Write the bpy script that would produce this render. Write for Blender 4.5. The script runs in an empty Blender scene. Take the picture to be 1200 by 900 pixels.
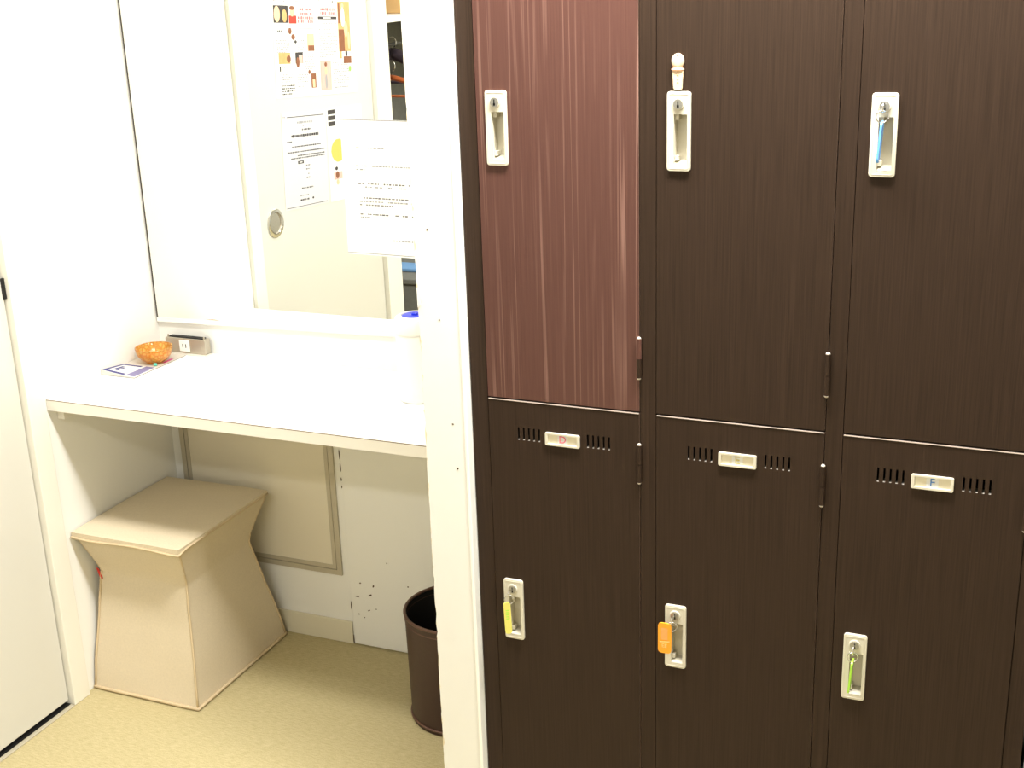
import bpy, bmesh, math, random
from mathutils import Vector, Matrix
random.seed(7)
SC = bpy.context.scene
COL = SC.collection
PI = math.pi

# ------------------------------------------------------------------ camera
CAM = Vector((0.84617, -1.85353, 1.65))
YAW, PITCH, ROLL, FPX = 0.408455, 0.317670, -0.035190, 1517.17
cy, sy, cp, sp = math.cos(YAW), math.sin(YAW), math.cos(PITCH), math.sin(PITCH)
fwd = Vector((-sy * cp, cy * cp, -sp)); rgt = Vector((cy, sy, 0)); upv = rgt.cross(fwd)
c_, s_ = math.cos(ROLL), math.sin(ROLL)
rgt, upv = c_ * rgt + s_ * upv, -s_ * rgt + c_ * upv
cam_data = bpy.data.cameras.new('camera')
cam_data.sensor_fit = 'HORIZONTAL'; cam_data.sensor_width = 36.0
cam_data.lens = FPX / 1200.0 * 36.0
cam_data.clip_start = 0.01
cam = bpy.data.objects.new('camera', cam_data); COL.objects.link(cam)
cam.matrix_world = Matrix(((rgt.x, upv.x, -fwd.x, CAM.x), (rgt.y, upv.y, -fwd.y, CAM.y),
                           (rgt.z, upv.z, -fwd.z, CAM.z), (0, 0, 0, 1)))
SC.camera = cam

# ------------------------------------------------------------------ world, exposure, lamps
SC.view_settings.view_transform = 'Standard'
SC.view_settings.look = 'None'
SC.view_settings.gamma = 1.0
SC.view_settings.use_curve_mapping = False
SC.view_settings.exposure = 0.72
world = bpy.data.worlds.new('world'); SC.world = world; world.use_nodes = True
world.node_tree.nodes['Background'].inputs[0].default_value = (1.0, 0.97, 0.9, 1)
world.node_tree.nodes['Background'].inputs[1].default_value = 0.05
CEIL = 2.40

def area(name, loc, sx, sy_, watts, col=(1.0, 0.985, 0.95)):
    d = bpy.data.lights.new(name, 'AREA'); d.shape = 'RECTANGLE'; d.size = sx; d.size_y = sy_
    d.energy = watts; d.color = col
    o = bpy.data.objects.new(name, d); COL.objects.link(o); o.location = loc
    return o
LAMPS = [((-0.52, -0.14), 1.10, 0.16, 10.0), ((0.50, -0.27), 0.90, 0.16, 44.0), ((-0.10, -2.10), 1.10, 0.16, 13.5)]  # first follows the counter shadow; others added for locker gradient and room fill
for i, ((lx, ly), sx, sw, w) in enumerate(LAMPS):
    area('ceiling_lamp_light', (lx, ly, CEIL - 0.075), sx, sw, w)

# ------------------------------------------------------------------ materials
def srgb(r, g, b):
    f = lambda v: (v / 255.0 / 12.92) if v / 255.0 <= 0.04045 else ((v / 255.0 + 0.055) / 1.055) ** 2.4
    return (f(r), f(g), f(b), 1.0)

def mat(name, col, rough=0.5, metal=0.0, spec=0.5, bump=None, var=None, emit=None):
    """plain principled; bump=(scale, strength, distance), var=(scale, amount, stretch)"""
    m = bpy.data.materials.new(name); m.use_nodes = True
    nt = m.node_tree; b = nt.nodes['Principled BSDF']
    b.inputs['Base Color'].default_value = col
    b.inputs['Roughness'].default_value = rough
    b.inputs['Metallic'].default_value = metal
    b.inputs['Specular IOR Level'].default_value = spec
    if emit:
        b.inputs['Emission Color'].default_value = emit[0]; b.inputs['Emission Strength'].default_value = emit[1]
    tc = nt.nodes.new('ShaderNodeTexCoord')
    if var:
        n = nt.nodes.new('ShaderNodeTexNoise'); n.inputs['Scale'].default_value = var[0]
        n.inputs['Detail'].default_value = 5
        mp = nt.nodes.new('ShaderNodeMapping'); mp.inputs['Scale'].default_value = var[2] if len(var) > 2 else (1, 1, 1)
        nt.links.new(tc.outputs['Object'], mp.inputs[0]); nt.links.new(mp.outputs[0], n.inputs['Vector'])
        mx = nt.nodes.new('ShaderNodeMix'); mx.data_type = 'RGBA'
        a = var[1]
        mx.inputs[6].default_value = tuple(c * (1 - a) for c in col[:3]) + (1,)
        mx.inputs[7].default_value = tuple(min(1, c * (1 + a)) for c in col[:3]) + (1,)
        nt.links.new(n.outputs['Fac'], mx.inputs[0]); nt.links.new(mx.outputs[2], b.inputs['Base Color'])
    if bump:
        n = nt.nodes.new('ShaderNodeTexNoise'); n.inputs['Scale'].default_value = bump[0]
        n.inputs['Detail'].default_value = 4
        nt.links.new(tc.outputs['Object'], n.inputs['Vector'])
        bp = nt.nodes.new('ShaderNodeBump'); bp.inputs['Strength'].default_value = bump[1]
        bp.inputs['Distance'].default_value = bump[2]
        nt.links.new(n.outputs['Fac'], bp.inputs['Height']); nt.links.new(bp.outputs[0], b.inputs['Normal'])
    return m

def wood(name, dark, mid, light, rough=0.45, line=0.5, contrast=(0.35, 0.65), spec=0.5, rings=14, lo=0.45):
    m = bpy.data.materials.new(name); m.use_nodes = True
    nt = m.node_tree; N = nt.nodes.new; L = nt.links.new; b = nt.nodes['Principled BSDF']
    tc = N('ShaderNodeTexCoord')
    oi = N('ShaderNodeObjectInfo')
    add = N('ShaderNodeVectorMath'); add.operation = 'MULTIPLY_ADD'
    comb = N('ShaderNodeCombineXYZ')
    L(oi.outputs['Random'], comb.inputs[0]); L(oi.outputs['Random'], comb.inputs[2])
    add.inputs[1].default_value = (7, 7, 7)
    L(comb.outputs[0], add.inputs[0]); L(tc.outputs['Object'], add.inputs[2])
    # broad wavy bands (cathedral grain)
    mp1 = N('ShaderNodeMapping'); mp1.inputs['Scale'].default_value = (rings, rings, 0.22)
    L(add.outputs[0], mp1.inputs[0])
    n1 = N('ShaderNodeTexNoise'); n1.inputs['Scale'].default_value = 1.6; n1.inputs['Detail'].default_value = 3
    L(mp1.outputs[0], n1.inputs['Vector'])
    # fine fibres
    mp2 = N('ShaderNodeMapping'); mp2.inputs['Scale'].default_value = (420, 420, 7)
    L(add.outputs[0], mp2.inputs[0])
    n2 = N('ShaderNodeTexNoise'); n2.inputs['Scale'].default_value = 1.0; n2.inputs['Detail'].default_value = 4
    L(mp2.outputs[0], n2.inputs['Vector'])
    # growth-ring lines from the broad noise
    mul = N('ShaderNodeMath'); mul.operation = 'MULTIPLY'; mul.inputs[1].default_value = 34.0
    L(n1.outputs['Fac'], mul.inputs[0])
    sn = N('ShaderNodeMath'); sn.operation = 'SINE'; L(mul.outputs[0], sn.inputs[0])
    pw = N('ShaderNodeMapRange'); pw.inputs['From Min'].default_value = lo; pw.inputs['From Max'].default_value = 1.0
    L(sn.outputs[0], pw.inputs['Value'])
    lm = N('ShaderNodeMath'); lm.operation = 'MULTIPLY'; L(pw.outputs[0], lm.inputs[0]); L(n2.outputs['Fac'], lm.inputs[1])
    n4 = N('ShaderNodeTexNoise'); n4.inputs['Scale'].default_value = 1.0; n4.inputs['Detail'].default_value = 2
    mp4 = N('ShaderNodeMapping'); mp4.inputs['Scale'].default_value = (28, 28, 2.2); L(add.outputs[0], mp4.inputs[0]); L(mp4.outputs[0], n4.inputs['Vector'])
    r4 = N('ShaderNodeMapRange'); r4.inputs['From Min'].default_value = 0.40; r4.inputs['From Max'].default_value = 0.68; L(n4.outputs['Fac'], r4.inputs['Value'])
    lmk = N('ShaderNodeMath'); lmk.operation = 'MULTIPLY'; L(lm.outputs[0], lmk.inputs[0]); L(r4.outputs[0], lmk.inputs[1]); lm = lmk
    lm2 = N('ShaderNodeMath'); lm2.operation = 'MULTIPLY'; lm2.inputs[1].default_value = line; L(lm.outputs[0], lm2.inputs[0])
    r2 = N('ShaderNodeMapRange'); r2.inputs['From Min'].default_value = contrast[0]; r2.inputs['From Max'].default_value = contrast[1]
    L(n2.outputs['Fac'], r2.inputs['Value'])
    mx = N('ShaderNodeMix'); mx.data_type = 'RGBA'; mx.inputs[6].default_value = dark; mx.inputs[7].default_value = mid
    L(r2.outputs[0], mx.inputs[0])
    mx2 = N('ShaderNodeMix'); mx2.data_type = 'RGBA'; mx2.inputs[7].default_value = light
    L(mx.outputs[2], mx2.inputs[6]); L(lm2.outputs[0], mx2.inputs[0])
    L(mx2.outputs[2], b.inputs['Base Color'])
    b.inputs['Roughness'].default_value = rough
    b.inputs['Specular IOR Level'].default_value = spec
    bp = N('ShaderNodeBump'); bp.inputs['Strength'].default_value = 0.25; bp.inputs['Distance'].default_value = 0.0006
    L(n2.outputs['Fac'], bp.inputs['Height']); L(bp.outputs[0], b.inputs['Normal'])
    return m

M = {}
M['wall'] = mat('wall_paint', srgb(240, 239, 234), 0.7, bump=(90, 0.12, 0.002), var=(3, 0.025))
M['wall_low'] = M['wall']
M['ceil'] = mat('ceiling_paint', srgb(240, 238, 230), 0.8)
M['door'] = mat('cream_door_laminate', srgb(208, 206, 197), 0.42, var=(2, 0.02))
M['trim'] = mat('door_frame_paint', srgb(230, 227, 216), 0.45)
M['base'] = mat('vinyl_baseboard', srgb(226, 219, 196), 0.5)
M['counter'] = mat('white_laminate', srgb(246, 246, 244), 0.28)
M['edge'] = mat('cream_edge_band', srgb(236, 232, 222), 0.4)
M['brown_line'] = mat('brown_glue_line', srgb(120, 100, 70), 0.6)
M['mirror'] = mat('mirror_silver', (0.93, 0.95, 0.93, 1), 0.0, 1.0)
M['mirror_edge'] = mat('mirror_dark_edge', srgb(60, 52, 40), 0.4)
M['channel'] = mat('white_mirror_channel', srgb(244, 243, 238), 0.35)
M['alu'] = mat('aluminium_frame', srgb(192, 184, 164), 0.42, 0.2, bump=(200, 0.05, 0.001))
M['alu_dark'] = mat('aluminium_groove', srgb(58, 52, 42), 0.5)
M['panel'] = mat('cream_panel', srgb(226, 218, 198), 0.5, var=(3, 0.02))
M['dwood'] = wood('dark_wenge_laminate', srgb(42, 30, 21), srgb(53, 39, 29), srgb(76, 58, 46), 0.55, 0.16, (0.3, 0.7), spec=0.16)
M['rwood'] = wood('red_brown_wood_laminate', srgb(78, 49, 42), srgb(89, 59, 51), srgb(144, 110, 98), 0.40, 1.3, (0.25, 0.75), rings=26, spec=0.3, lo=0.7)
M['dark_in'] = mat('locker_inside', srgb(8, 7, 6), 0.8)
M['steel_glint'] = mat('steel_cap_slot_glint', srgb(205, 196, 184), 0.35, 0.3)  # steel pin caps; on slot bottoms the bright tone paints in a glint
M['cream_pl'] = mat('cream_plastic', srgb(206, 200, 182), 0.38)
M['cream_in'] = mat('cream_plastic_recess', srgb(205, 196, 168), 0.45)
M['chrome'] = mat('chrome', srgb(220, 220, 220), 0.18, 1.0)
M['black'] = mat('black', srgb(10, 9, 9), 0.6)
M['paper'] = mat('white_paper', srgb(224, 224, 221), 0.6)
M['paper_grey'] = mat('laminated_paper', srgb(204, 204, 208), 0.35)
M['fabric'] = mat('beige_linen', srgb(214, 200, 174), 0.85, spec=0.2, bump=(700, 0.35, 0.001), var=(260, 0.10))
M['piping'] = mat('beige_piping', srgb(206, 186, 152), 0.85, spec=0.2, bump=(500, 0.3, 0.001))
M['red'] = mat('red_ribbon', srgb(205, 50, 35), 0.6)
M['leather'] = mat('brown_leatherette', srgb(54, 33, 26), 0.45, bump=(260, 0.4, 0.001), var=(120, 0.12))
M['leather_rim'] = mat('brown_leather_rim', srgb(92, 64, 52), 0.4, bump=(260, 0.3, 0.001))
M['white_pl'] = mat('white_plastic', srgb(246, 246, 242), 0.3)
M['blue_pl'] = mat('blue_plastic', srgb(45, 65, 225), 0.35)
M['steel'] = mat('brushed_steel', srgb(190, 182, 168), 0.38, 0.7, var=(8, 0.05, (1, 1, 60)))
M['ink'] = mat('grey_ink', srgb(92, 90, 92), 0.7)
M['ink_dark'] = mat('dark_ink', srgb(60, 56, 56), 0.7)
M['ink_pale'] = mat('pale_ink', srgb(150, 150, 152), 0.7)
M['ink_pink'] = mat('pink_ink', srgb(196, 110, 112), 0.7)
M['ink_red'] = mat('red_ink', srgb(206, 60, 46), 0.7)
M['tan'] = mat('tan_print', srgb(205, 160, 105), 0.7, var=(40, 0.25))
M['skin'] = mat('peach_print', srgb(230, 186, 150), 0.7, var=(40, 0.12))
M['rose'] = mat('rose_print', srgb(205, 170, 160), 0.7, var=(40, 0.15))
M['brown_p'] = mat('brown_print', srgb(130, 82, 55), 0.7, var=(60, 0.35))
M['gold'] = mat('gold_print', srgb(205, 182, 90), 0.6)
M['green_p'] = mat('green_print', srgb(150, 190, 100), 0.7)
M['blue_ink'] = mat('blue_violet_print', srgb(52, 50, 118), 0.6)
M['lilac'] = mat('lilac_print', srgb(124, 118, 158), 0.6, var=(60, 0.15))
M['teal'] = mat('teal_plastic', srgb(90, 200, 180), 0.4)
M['magenta'] = mat('magenta_print', srgb(210, 70, 160), 0.6)
M['tag_yellow'] = mat('yellow_plastic', srgb(214, 206, 104), 0.35)
M['tag_orange'] = mat('orange_plastic', srgb(245, 160, 40), 0.35)
M['tag_pale'] = mat('pale_orange_print', srgb(250, 205, 130), 0.5)
M['tag_window'] = mat('tag_window', srgb(226, 160, 90), 0.4)
M['tag_green'] = mat('lime_plastic', srgb(165, 220, 70), 0.35)
M['tag_blue'] = mat('light_blue_plastic', srgb(100, 165, 240), 0.35)
M['charm'] = mat('pale_peach_vinyl', srgb(216, 190, 160), 0.35, var=(180, 0.12))
M['let_d'] = mat('letter_rose', srgb(216, 100, 120), 0.5)
M['let_e'] = mat('letter_ochre', srgb(206, 190, 90), 0.5)
M['let_f'] = mat('letter_blue', srgb(70, 125, 190), 0.5)
M['cardboard'] = mat('tan_cardboard', srgb(205, 165, 110), 0.75, var=(20, 0.06))
M['charcoal'] = mat('charcoal_cloth', srgb(120, 120, 114), 0.9, bump=(300, 0.3, 0.001), var=(60, 0.2))
M['plum'] = mat('dark_plum_velvet', srgb(52, 40, 52), 0.8)
M['owood'] = mat('orange_hanger_wood', srgb(190, 100, 55), 0.4, var=(30, 0.12, (1, 1, 6)))
M['notice'] = mat('bright_laminated_paper', srgb(250, 250, 248), 0.35)
M['pages'] = mat('page_edges', srgb(206, 200, 190), 0.7)
M['chip'] = mat('chipped_plaster', srgb(84, 66, 44), 0.9)
M['steel_dark'] = mat('dark_steel', srgb(90, 90, 88), 0.4, 0.6)
M['lamp'] = mat('lamp_diffuser', srgb(255, 250, 240), 0.5, emit=((1.0, 0.955, 0.86, 1), 4.0))
M['fix'] = mat('lamp_housing', srgb(240, 240, 238), 0.4)

# floor: olive woven vinyl
def floor_mat():
    m = bpy.data.materials.new('olive_woven_floor'); m.use_nodes = True
    nt = m.node_tree; N = nt.nodes.new; L = nt.links.new; b = nt.nodes['Principled BSDF']
    tc = N('ShaderNodeTexCoord')
    mp = N('ShaderNodeMapping'); mp.inputs['Rotation'].default_value = (0, 0, 0.12)
    mp.inputs['Scale'].default_value = (55, 300, 1)
    L(tc.outputs['Object'], mp.inputs[0])
    n = N('ShaderNodeTexNoise'); n.inputs['Scale'].default_value = 1.0; n.inputs['Detail'].default_value = 3
    L(mp.outputs[0], n.inputs['Vector'])
    n3 = N('ShaderNodeTexNoise'); n3.inputs['Scale'].default_value = 420; n3.inputs['Detail'].default_value = 2
    L(tc.outputs['Object'], n3.inputs['Vector'])
    ad = N('ShaderNodeMath'); ad.operation = 'ADD'; L(n.outputs['Fac'], ad.inputs[0]); L(n3.outputs['Fac'], ad.inputs[1])
    r = N('ShaderNodeMapRange'); r.inputs['From Min'].default_value = 0.7; r.inputs['From Max'].default_value = 1.3
    L(ad.outputs[0], r.inputs['Value'])
    mx = N('ShaderNodeMix'); mx.data_type = 'RGBA'
    mx.inputs[6].default_value = srgb(168, 155, 112); mx.inputs[7].default_value = srgb(196, 183, 142)
    L(r.outputs[0], mx.inputs[0]); L(mx.outputs[2], b.inputs['Base Color'])
    b.inputs['Roughness'].default_value = 0.7
    bp = N('ShaderNodeBump'); bp.inputs['Strength'].default_value = 0.35; bp.inputs['Distance'].default_value = 0.001
    L(ad.outputs[0], bp.inputs['Height']); L(bp.outputs[0], b.inputs['Normal'])
    return m
M['floor'] = floor_mat()

# partition paint with stained, worn left arris
def partition_mat():
    m = bpy.data.materials.new('worn_partition_paint'); m.use_nodes = True
    nt = m.node_tree; N = nt.nodes.new; L = nt.links.new; b = nt.nodes['Principled BSDF']
    tc = N('ShaderNodeTexCoord'); sx = N('ShaderNodeSeparateXYZ'); L(tc.outputs['Object'], sx.inputs[0])
    n = N('ShaderNodeTexNoise'); n.inputs['Scale'].default_value = 30; n.inputs['Detail'].default_value = 6
    L(tc.outputs['Object'], n.inputs['Vector'])
    mm = N('ShaderNodeMath'); mm.operation = 'MULTIPLY_ADD'; mm.inputs[1].default_value = 0.020; mm.inputs[2].default_value = -0.0095
    L(n.outputs['Fac'], mm.inputs[0])
    lt = N('ShaderNodeMath'); lt.operation = 'LESS_THAN'; L(sx.outputs[0], lt.inputs[0]); L(mm.outputs[0], lt.inputs[1])
    mx = N('ShaderNodeMix'); mx.data_type = 'RGBA'
    mx.inputs[6].default_value = srgb(230, 229, 224); mx.inputs[7].default_value = srgb(218, 204, 172)
    L(lt.outputs[0], mx.inputs[0]); L(mx.outputs[2], b.inputs['Base Color'])
    b.inputs['Roughness'].default_value = 0.65
    bp = N('ShaderNodeBump'); bp.inputs['Strength'].default_value = 0.15; bp.inputs['Distance'].default_value = 0.002
    L(n.outputs['Fac'], bp.inputs['Height']); L(bp.outputs[0], b.inputs['Normal'])
    return m
M['part'] = partition_mat()

# amber pressed glass
def amber():
    m = bpy.data.materials.new('amber_pressed_glass'); m.use_nodes = True
    nt = m.node_tree; N = nt.nodes.new; L = nt.links.new; b = nt.nodes['Principled BSDF']
    tc = N('ShaderNodeTexCoord')
    v = N('ShaderNodeTexVoronoi'); v.inputs['Scale'].default_value = 95; v.feature = 'DISTANCE_TO_EDGE'
    L(tc.outputs['Object'], v.inputs['Vector'])
    r = N('ShaderNodeMapRange'); r.inputs['From Max'].default_value = 0.25; L(v.outputs['Distance'], r.inputs['Value'])
    mx = N('ShaderNodeMix'); mx.data_type = 'RGBA'
    mx.inputs[6].default_value = srgb(232, 150, 50); mx.inputs[7].default_value = srgb(250, 205, 105)
    L(r.outputs[0], mx.inputs[0]); L(mx.outputs[2], b.inputs['Base Color'])
    b.inputs['Roughness'].default_value = 0.12; b.inputs['Transmission Weight'].default_value = 0.6
    b.inputs['IOR'].default_value = 1.45
    bp = N('ShaderNodeBump'); bp.inputs['Strength'].default_value = 0.7; bp.inputs['Distance'].default_value = 0.002
    L(v.outputs['Distance'], bp.inputs['Height']); L(bp.outputs[0], b.inputs['Normal'])
    return m
M['amber'] = amber()

# ------------------------------------------------------------------ mesh helpers
ORG = {}
class MB:
    def __init__(self): self.v = []; self.f = []; self.mi = []
    def quad(self, a, b, c, d, mi=0):
        n = len(self.v); self.v += [a, b, c, d]; self.f.append((n, n + 1, n + 2, n + 3)); self.mi.append(mi); return self
    def poly(self, pts, mi=0):
        n = len(self.v); self.v += list(pts); self.f.append(tuple(range(n, n + len(pts)))); self.mi.append(mi); return self
    def box(self, x0, x1, y0, y1, z0, z1, mi=0):
        n = len(self.v)
        self.v += [(x0, y0, z0), (x1, y0, z0), (x1, y1, z0), (x0, y1, z0), (x0, y0, z1), (x1, y0, z1), (x1, y1, z1), (x0, y1, z1)]
        for q in ((0, 3, 2, 1), (4, 5, 6, 7), (0, 1, 5, 4), (1, 2, 6, 5), (2, 3, 7, 6), (3, 0, 4, 7)):
            self.f.append(tuple(n + i for i in q)); self.mi.append(mi)
        return self
    def tube(self, pts, r, n=8, closed=False, mi=0, caps=True):
        pts = [Vector(p) for p in pts]; k = len(pts); rings = []
        for i, p in enumerate(pts):
            if closed: t = pts[(i + 1) % k] - pts[i - 1]
            else: t = pts[min(i + 1, k - 1)] - pts[max(i - 1, 0)]
            t.normalize()
            ref = Vector((0, 0, 1)) if abs(t.z) < 0.9 else Vector((1, 0, 0))
            a = t.cross(ref).normalized(); b = t.cross(a).normalized()
            rr = r[i] if isinstance(r, (list, tuple)) else r
            base = len(self.v)
            for j in range(n):
                an = 2 * PI * j / n
                q = p + a * (rr * math.cos(an)) + b * (rr * math.sin(an)); self.v.append(tuple(q))
            rings.append(base)
        m = k if closed else k - 1
        for i in range(m):
            A, B = rings[i], rings[(i + 1) % k]
            for j in range(n):
                self.f.append((A + j, A + (j + 1) % n, B + (j + 1) % n, B + j)); self.mi.append(mi)
        if caps and not closed:
            self.f.append(tuple(rings[0] + j for j in range(n))[::-1]); self.mi.append(mi)
            self.f.append(tuple(rings[-1] + j for j in range(n))); self.mi.append(mi)
        return self
    def lathe(self, prof, c, n=40, mi=0):
        """prof: [(r, z)], c: (x, y, z0)"""
        rings = []
        for r, z in prof:
            b = len(self.v)
            if r < 1e-6: self.v.append((c[0], c[1], c[2] + z)); rings.append((b, 1))
            else:
                for j in range(n):
                    a = 2 * PI * j / n; self.v.append((c[0] + r * math.cos(a), c[1] + r * math.sin(a), c[2] + z))
                rings.append((b, n))
        for (A, na), (B, nb) in zip(rings, rings[1:]):
            for j in range(n):
                j2 = (j + 1) % n
                if na == 1 and nb == 1: continue
                if na == 1: self.f.append((A, B + j2, B + j))
                elif nb == 1: self.f.append((A + j, A + j2, B))
                else: self.f.append((A + j, A + j2, B + j2, B + j))
                self.mi.append(mi)
        return self
    def plate(self, xs, zs, holes, y0, y1, mi=0, edge=1, rim=None):
        """slab in XZ between y0 (front) and y1 (back) with rectangular holes; xs, zs sorted cuts; holes: list of rects"""
        def hole(i, k):
            cx, cz = (xs[i] + xs[i + 1]) / 2, (zs[k] + zs[k + 1]) / 2
            return any(a < cx < b and c < cz < d for a, b, c, d in holes)
        nx, nz = len(xs) - 1, len(zs) - 1
        solid = [[not hole(i, k) for k in range(nz)] for i in range(nx)]
        for i in range(nx):
            for k in range(nz):
                if not solid[i][k]: continue
                x0, x1, z0, z1 = xs[i], xs[i + 1], zs[k], zs[k + 1]
                self.quad((x0, y0, z0), (x1, y0, z0), (x1, y0, z1), (x0, y0, z1), mi)
                self.quad((x0, y1, z0), (x0, y1, z1), (x1, y1, z1), (x1, y1, z0), mi)
                for di, dk, q in ((-1, 0, ((x0, y0, z0), (x0, y0, z1), (x0, y1, z1), (x0, y1, z0))),
                                  (1, 0, ((x1, y0, z0), (x1, y1, z0), (x1, y1, z1), (x1, y0, z1))),
                                  (0, -1, ((x0, y0, z0), (x0, y1, z0), (x1, y1, z0), (x1, y0, z0))),
                                  (0, 1, ((x0, y0, z1), (x1, y0, z1), (x1, y1, z1), (x0, y1, z1)))):
                    a, b = i + di, k + dk
                    out = not (0 <= a < nx and 0 <= b < nz)
                    if out or not solid[a][b]:
                        self.quad(*q, mi=(rim if (out and rim is not None) else (3 if dk == 1 else edge)))
        return self
    def build(self, name, mats, parent=None, origin=None, smooth=False, bevel=0.0, segs=2, weld=True, autosmooth=False):
        if origin is None: origin = ORG[parent.name] if parent else (0, 0, 0)
        o_ = Vector(origin)
        me = bpy.data.meshes.new(name)
        me.from_pydata([tuple(Vector(p) - o_) for p in self.v], [], self.f)
        mats = mats if isinstance(mats, (list, tuple)) else [mats]
        for m in mats: me.materials.append(m)
        for p, i in zip(me.polygons, self.mi): p.material_index = min(i, len(mats) - 1)
        bm = bmesh.new(); bm.from_mesh(me)
        if weld: bmesh.ops.remove_doubles(bm, verts=bm.verts, dist=1e-6)
        bmesh.ops.recalc_face_normals(bm, faces=bm.faces)
        if smooth:
            for f in bm.faces: f.smooth = True
        bm.to_mesh(me); bm.free()
        if smooth and autosmooth:
            try: me.set_sharp_from_angle(angle=math.radians(40))
            except Exception: pass
        ob = bpy.data.objects.new(name, me); COL.objects.link(ob)
        if parent: ob.parent = parent; ob.location = o_ - Vector(ORG[parent.name])
        else: ob.location = o_
        ORG[ob.name] = tuple(o_)
        if bevel:
            b = ob.modifiers.new('bevel', 'BEVEL'); b.width = bevel; b.segments = segs; b.limit_method = 'ANGLE'
            b.angle_limit = math.radians(40)
        return ob

def tag(o, label=None, cat=None, group=None, kind=None):
    if label: o['label'] = label
    if cat: o['category'] = cat
    if group: o['group'] = group
    if kind: o['kind'] = kind
    return o
def thing(name, loc, label, cat, group=None):
    o = bpy.data.objects.new(name, None); COL.objects.link(o); o.location = loc
    o.empty_display_size = 0.05
    ORG[o.name] = tuple(loc); return tag(o, label, cat, group)
def struct(o, label=None):
    o['kind'] = 'structure'
    if label: o['label'] = label
    return o
def text_mesh(name, s, size, m, parent, loc, rot, depth=0.0004, scale_x=1.0):
    cu = bpy.data.curves.new(name, 'FONT'); cu.body = s; cu.size = size; cu.extrude = depth
    cu.align_x = 'CENTER'; cu.align_y = 'CENTER'
    t = bpy.data.objects.new(name + '_tmp', cu); COL.objects.link(t)
    dg = bpy.context.evaluated_depsgraph_get()
    me = bpy.data.meshes.new_from_object(t.evaluated_get(dg))
    bpy.data.objects.remove(t); bpy.data.curves.remove(cu)
    me.materials.clear(); me.materials.append(m)
    ob = bpy.data.objects.new(name, me); COL.objects.link(ob)
    ob.parent = parent; ob.location = Vector(loc) - Vector(ORG[parent.name]); ob.rotation_euler = rot; ob.scale = (scale_x, 1, 1)
    return ob
def empty_cyl_y(mb, x, z, r, y0, y1, n=24, mi=0):
    return mb.tube([(x, y0, z), (x, y1, z)], r, n, mi=mi)
def rrect(x0, x1, z0, z1, r, n=4):
    pts = []
    for cx, cz, a0 in ((x1 - r, z1 - r, 0), (x0 + r, z1 - r, 90), (x0 + r, z0 + r, 180), (x1 - r, z0 + r, 270)):
        for i in range(n + 1):
            a = math.radians(a0 + 90 * i / n); pts.append((cx + r * math.cos(a), cz + r * math.sin(a)))
    return pts

# ------------------------------------------------------------------ the room
XL, YB = -1.21, 0.68              # left wall plane, back wall plane of the alcove
XR, YF = 2.6, -3.7              # right wall, wall behind the camera
DY0, DY1 = -0.515, 0.193          # door opening in the left wall
FY0, FY1 = -0.615, 0.249          # outer edges of the door frame
DTOP = 2.02
NY0 = -1.95                       # far end of the open closet niche
T = 0.10
struct(MB().box(XL - 0.8, XR + T, YF - T, YB + T, -0.05, 0.0).build('floor', M['floor']), 'olive beige woven vinyl floor')
struct(MB().box(XL - 0.8, XR + T, YF - T, YB + T, CEIL, CEIL + 0.05).build('ceiling', M['ceil']), 'white painted ceiling')
wl = MB()
wl.box(XL - T, XL, FY1 - 0.02, YB, 0, CEIL)
wl.box(XL - T, XL, FY0, FY1 - 0.02, DTOP + 0.04, CEIL)
wl.box(XL - T, XL, YF, NY0, 0, CEIL)
wl.box(XL - T, XL, NY0, FY0, 2.15, CEIL)
struct(wl.build('wall_left', M['wall']), 'white painted wall left of the counter')
wb = struct(MB().box(XL - T, XR, YB, YB + T, 0, CEIL).build('wall_back', M['wall']), 'white wall behind mirror and counter')
struct(MB().box(XR, XR + T, YF, YB + T, 0, CEIL).build('wall_right', M['wall']), 'white wall on the right')
struct(MB().box(XL - 0.8, XR + T, YF - T, YF, 0, CEIL).build('wall_front', M['wall']), 'white wall behind the viewer')
# closet niche shell
nc = MB()
nc.box(XL - 0.66, XL - 0.60, NY0, FY0 + 0.02, 0, CEIL)
nc.box(XL - 0.60, XL - T, NY0 - 0.06, NY0, 0, CEIL)
nc.box(XL - 0.60, XL - T, FY0 - 0.0, FY0 + 0.06, 0, CEIL)
struct(nc.build('wall_niche', M['charcoal']), 'dark grey lining of the open closet niche')

# baseboard on the left half of the back wall, proud board on the right half
struct(MB().box(XL + 0.001, -0.714, YB - 0.006, YB, 0.0, 0.062).build('baseboard_back', M['base'], bevel=0.0015), 'cream vinyl baseboard under the access panel')
board = MB().box(-0.709, -0.112, YB - 0.0065, YB - 0.0002, 0.004, 0.716).build('board', M['wall'], parent=wb, bevel=0.001)
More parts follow.
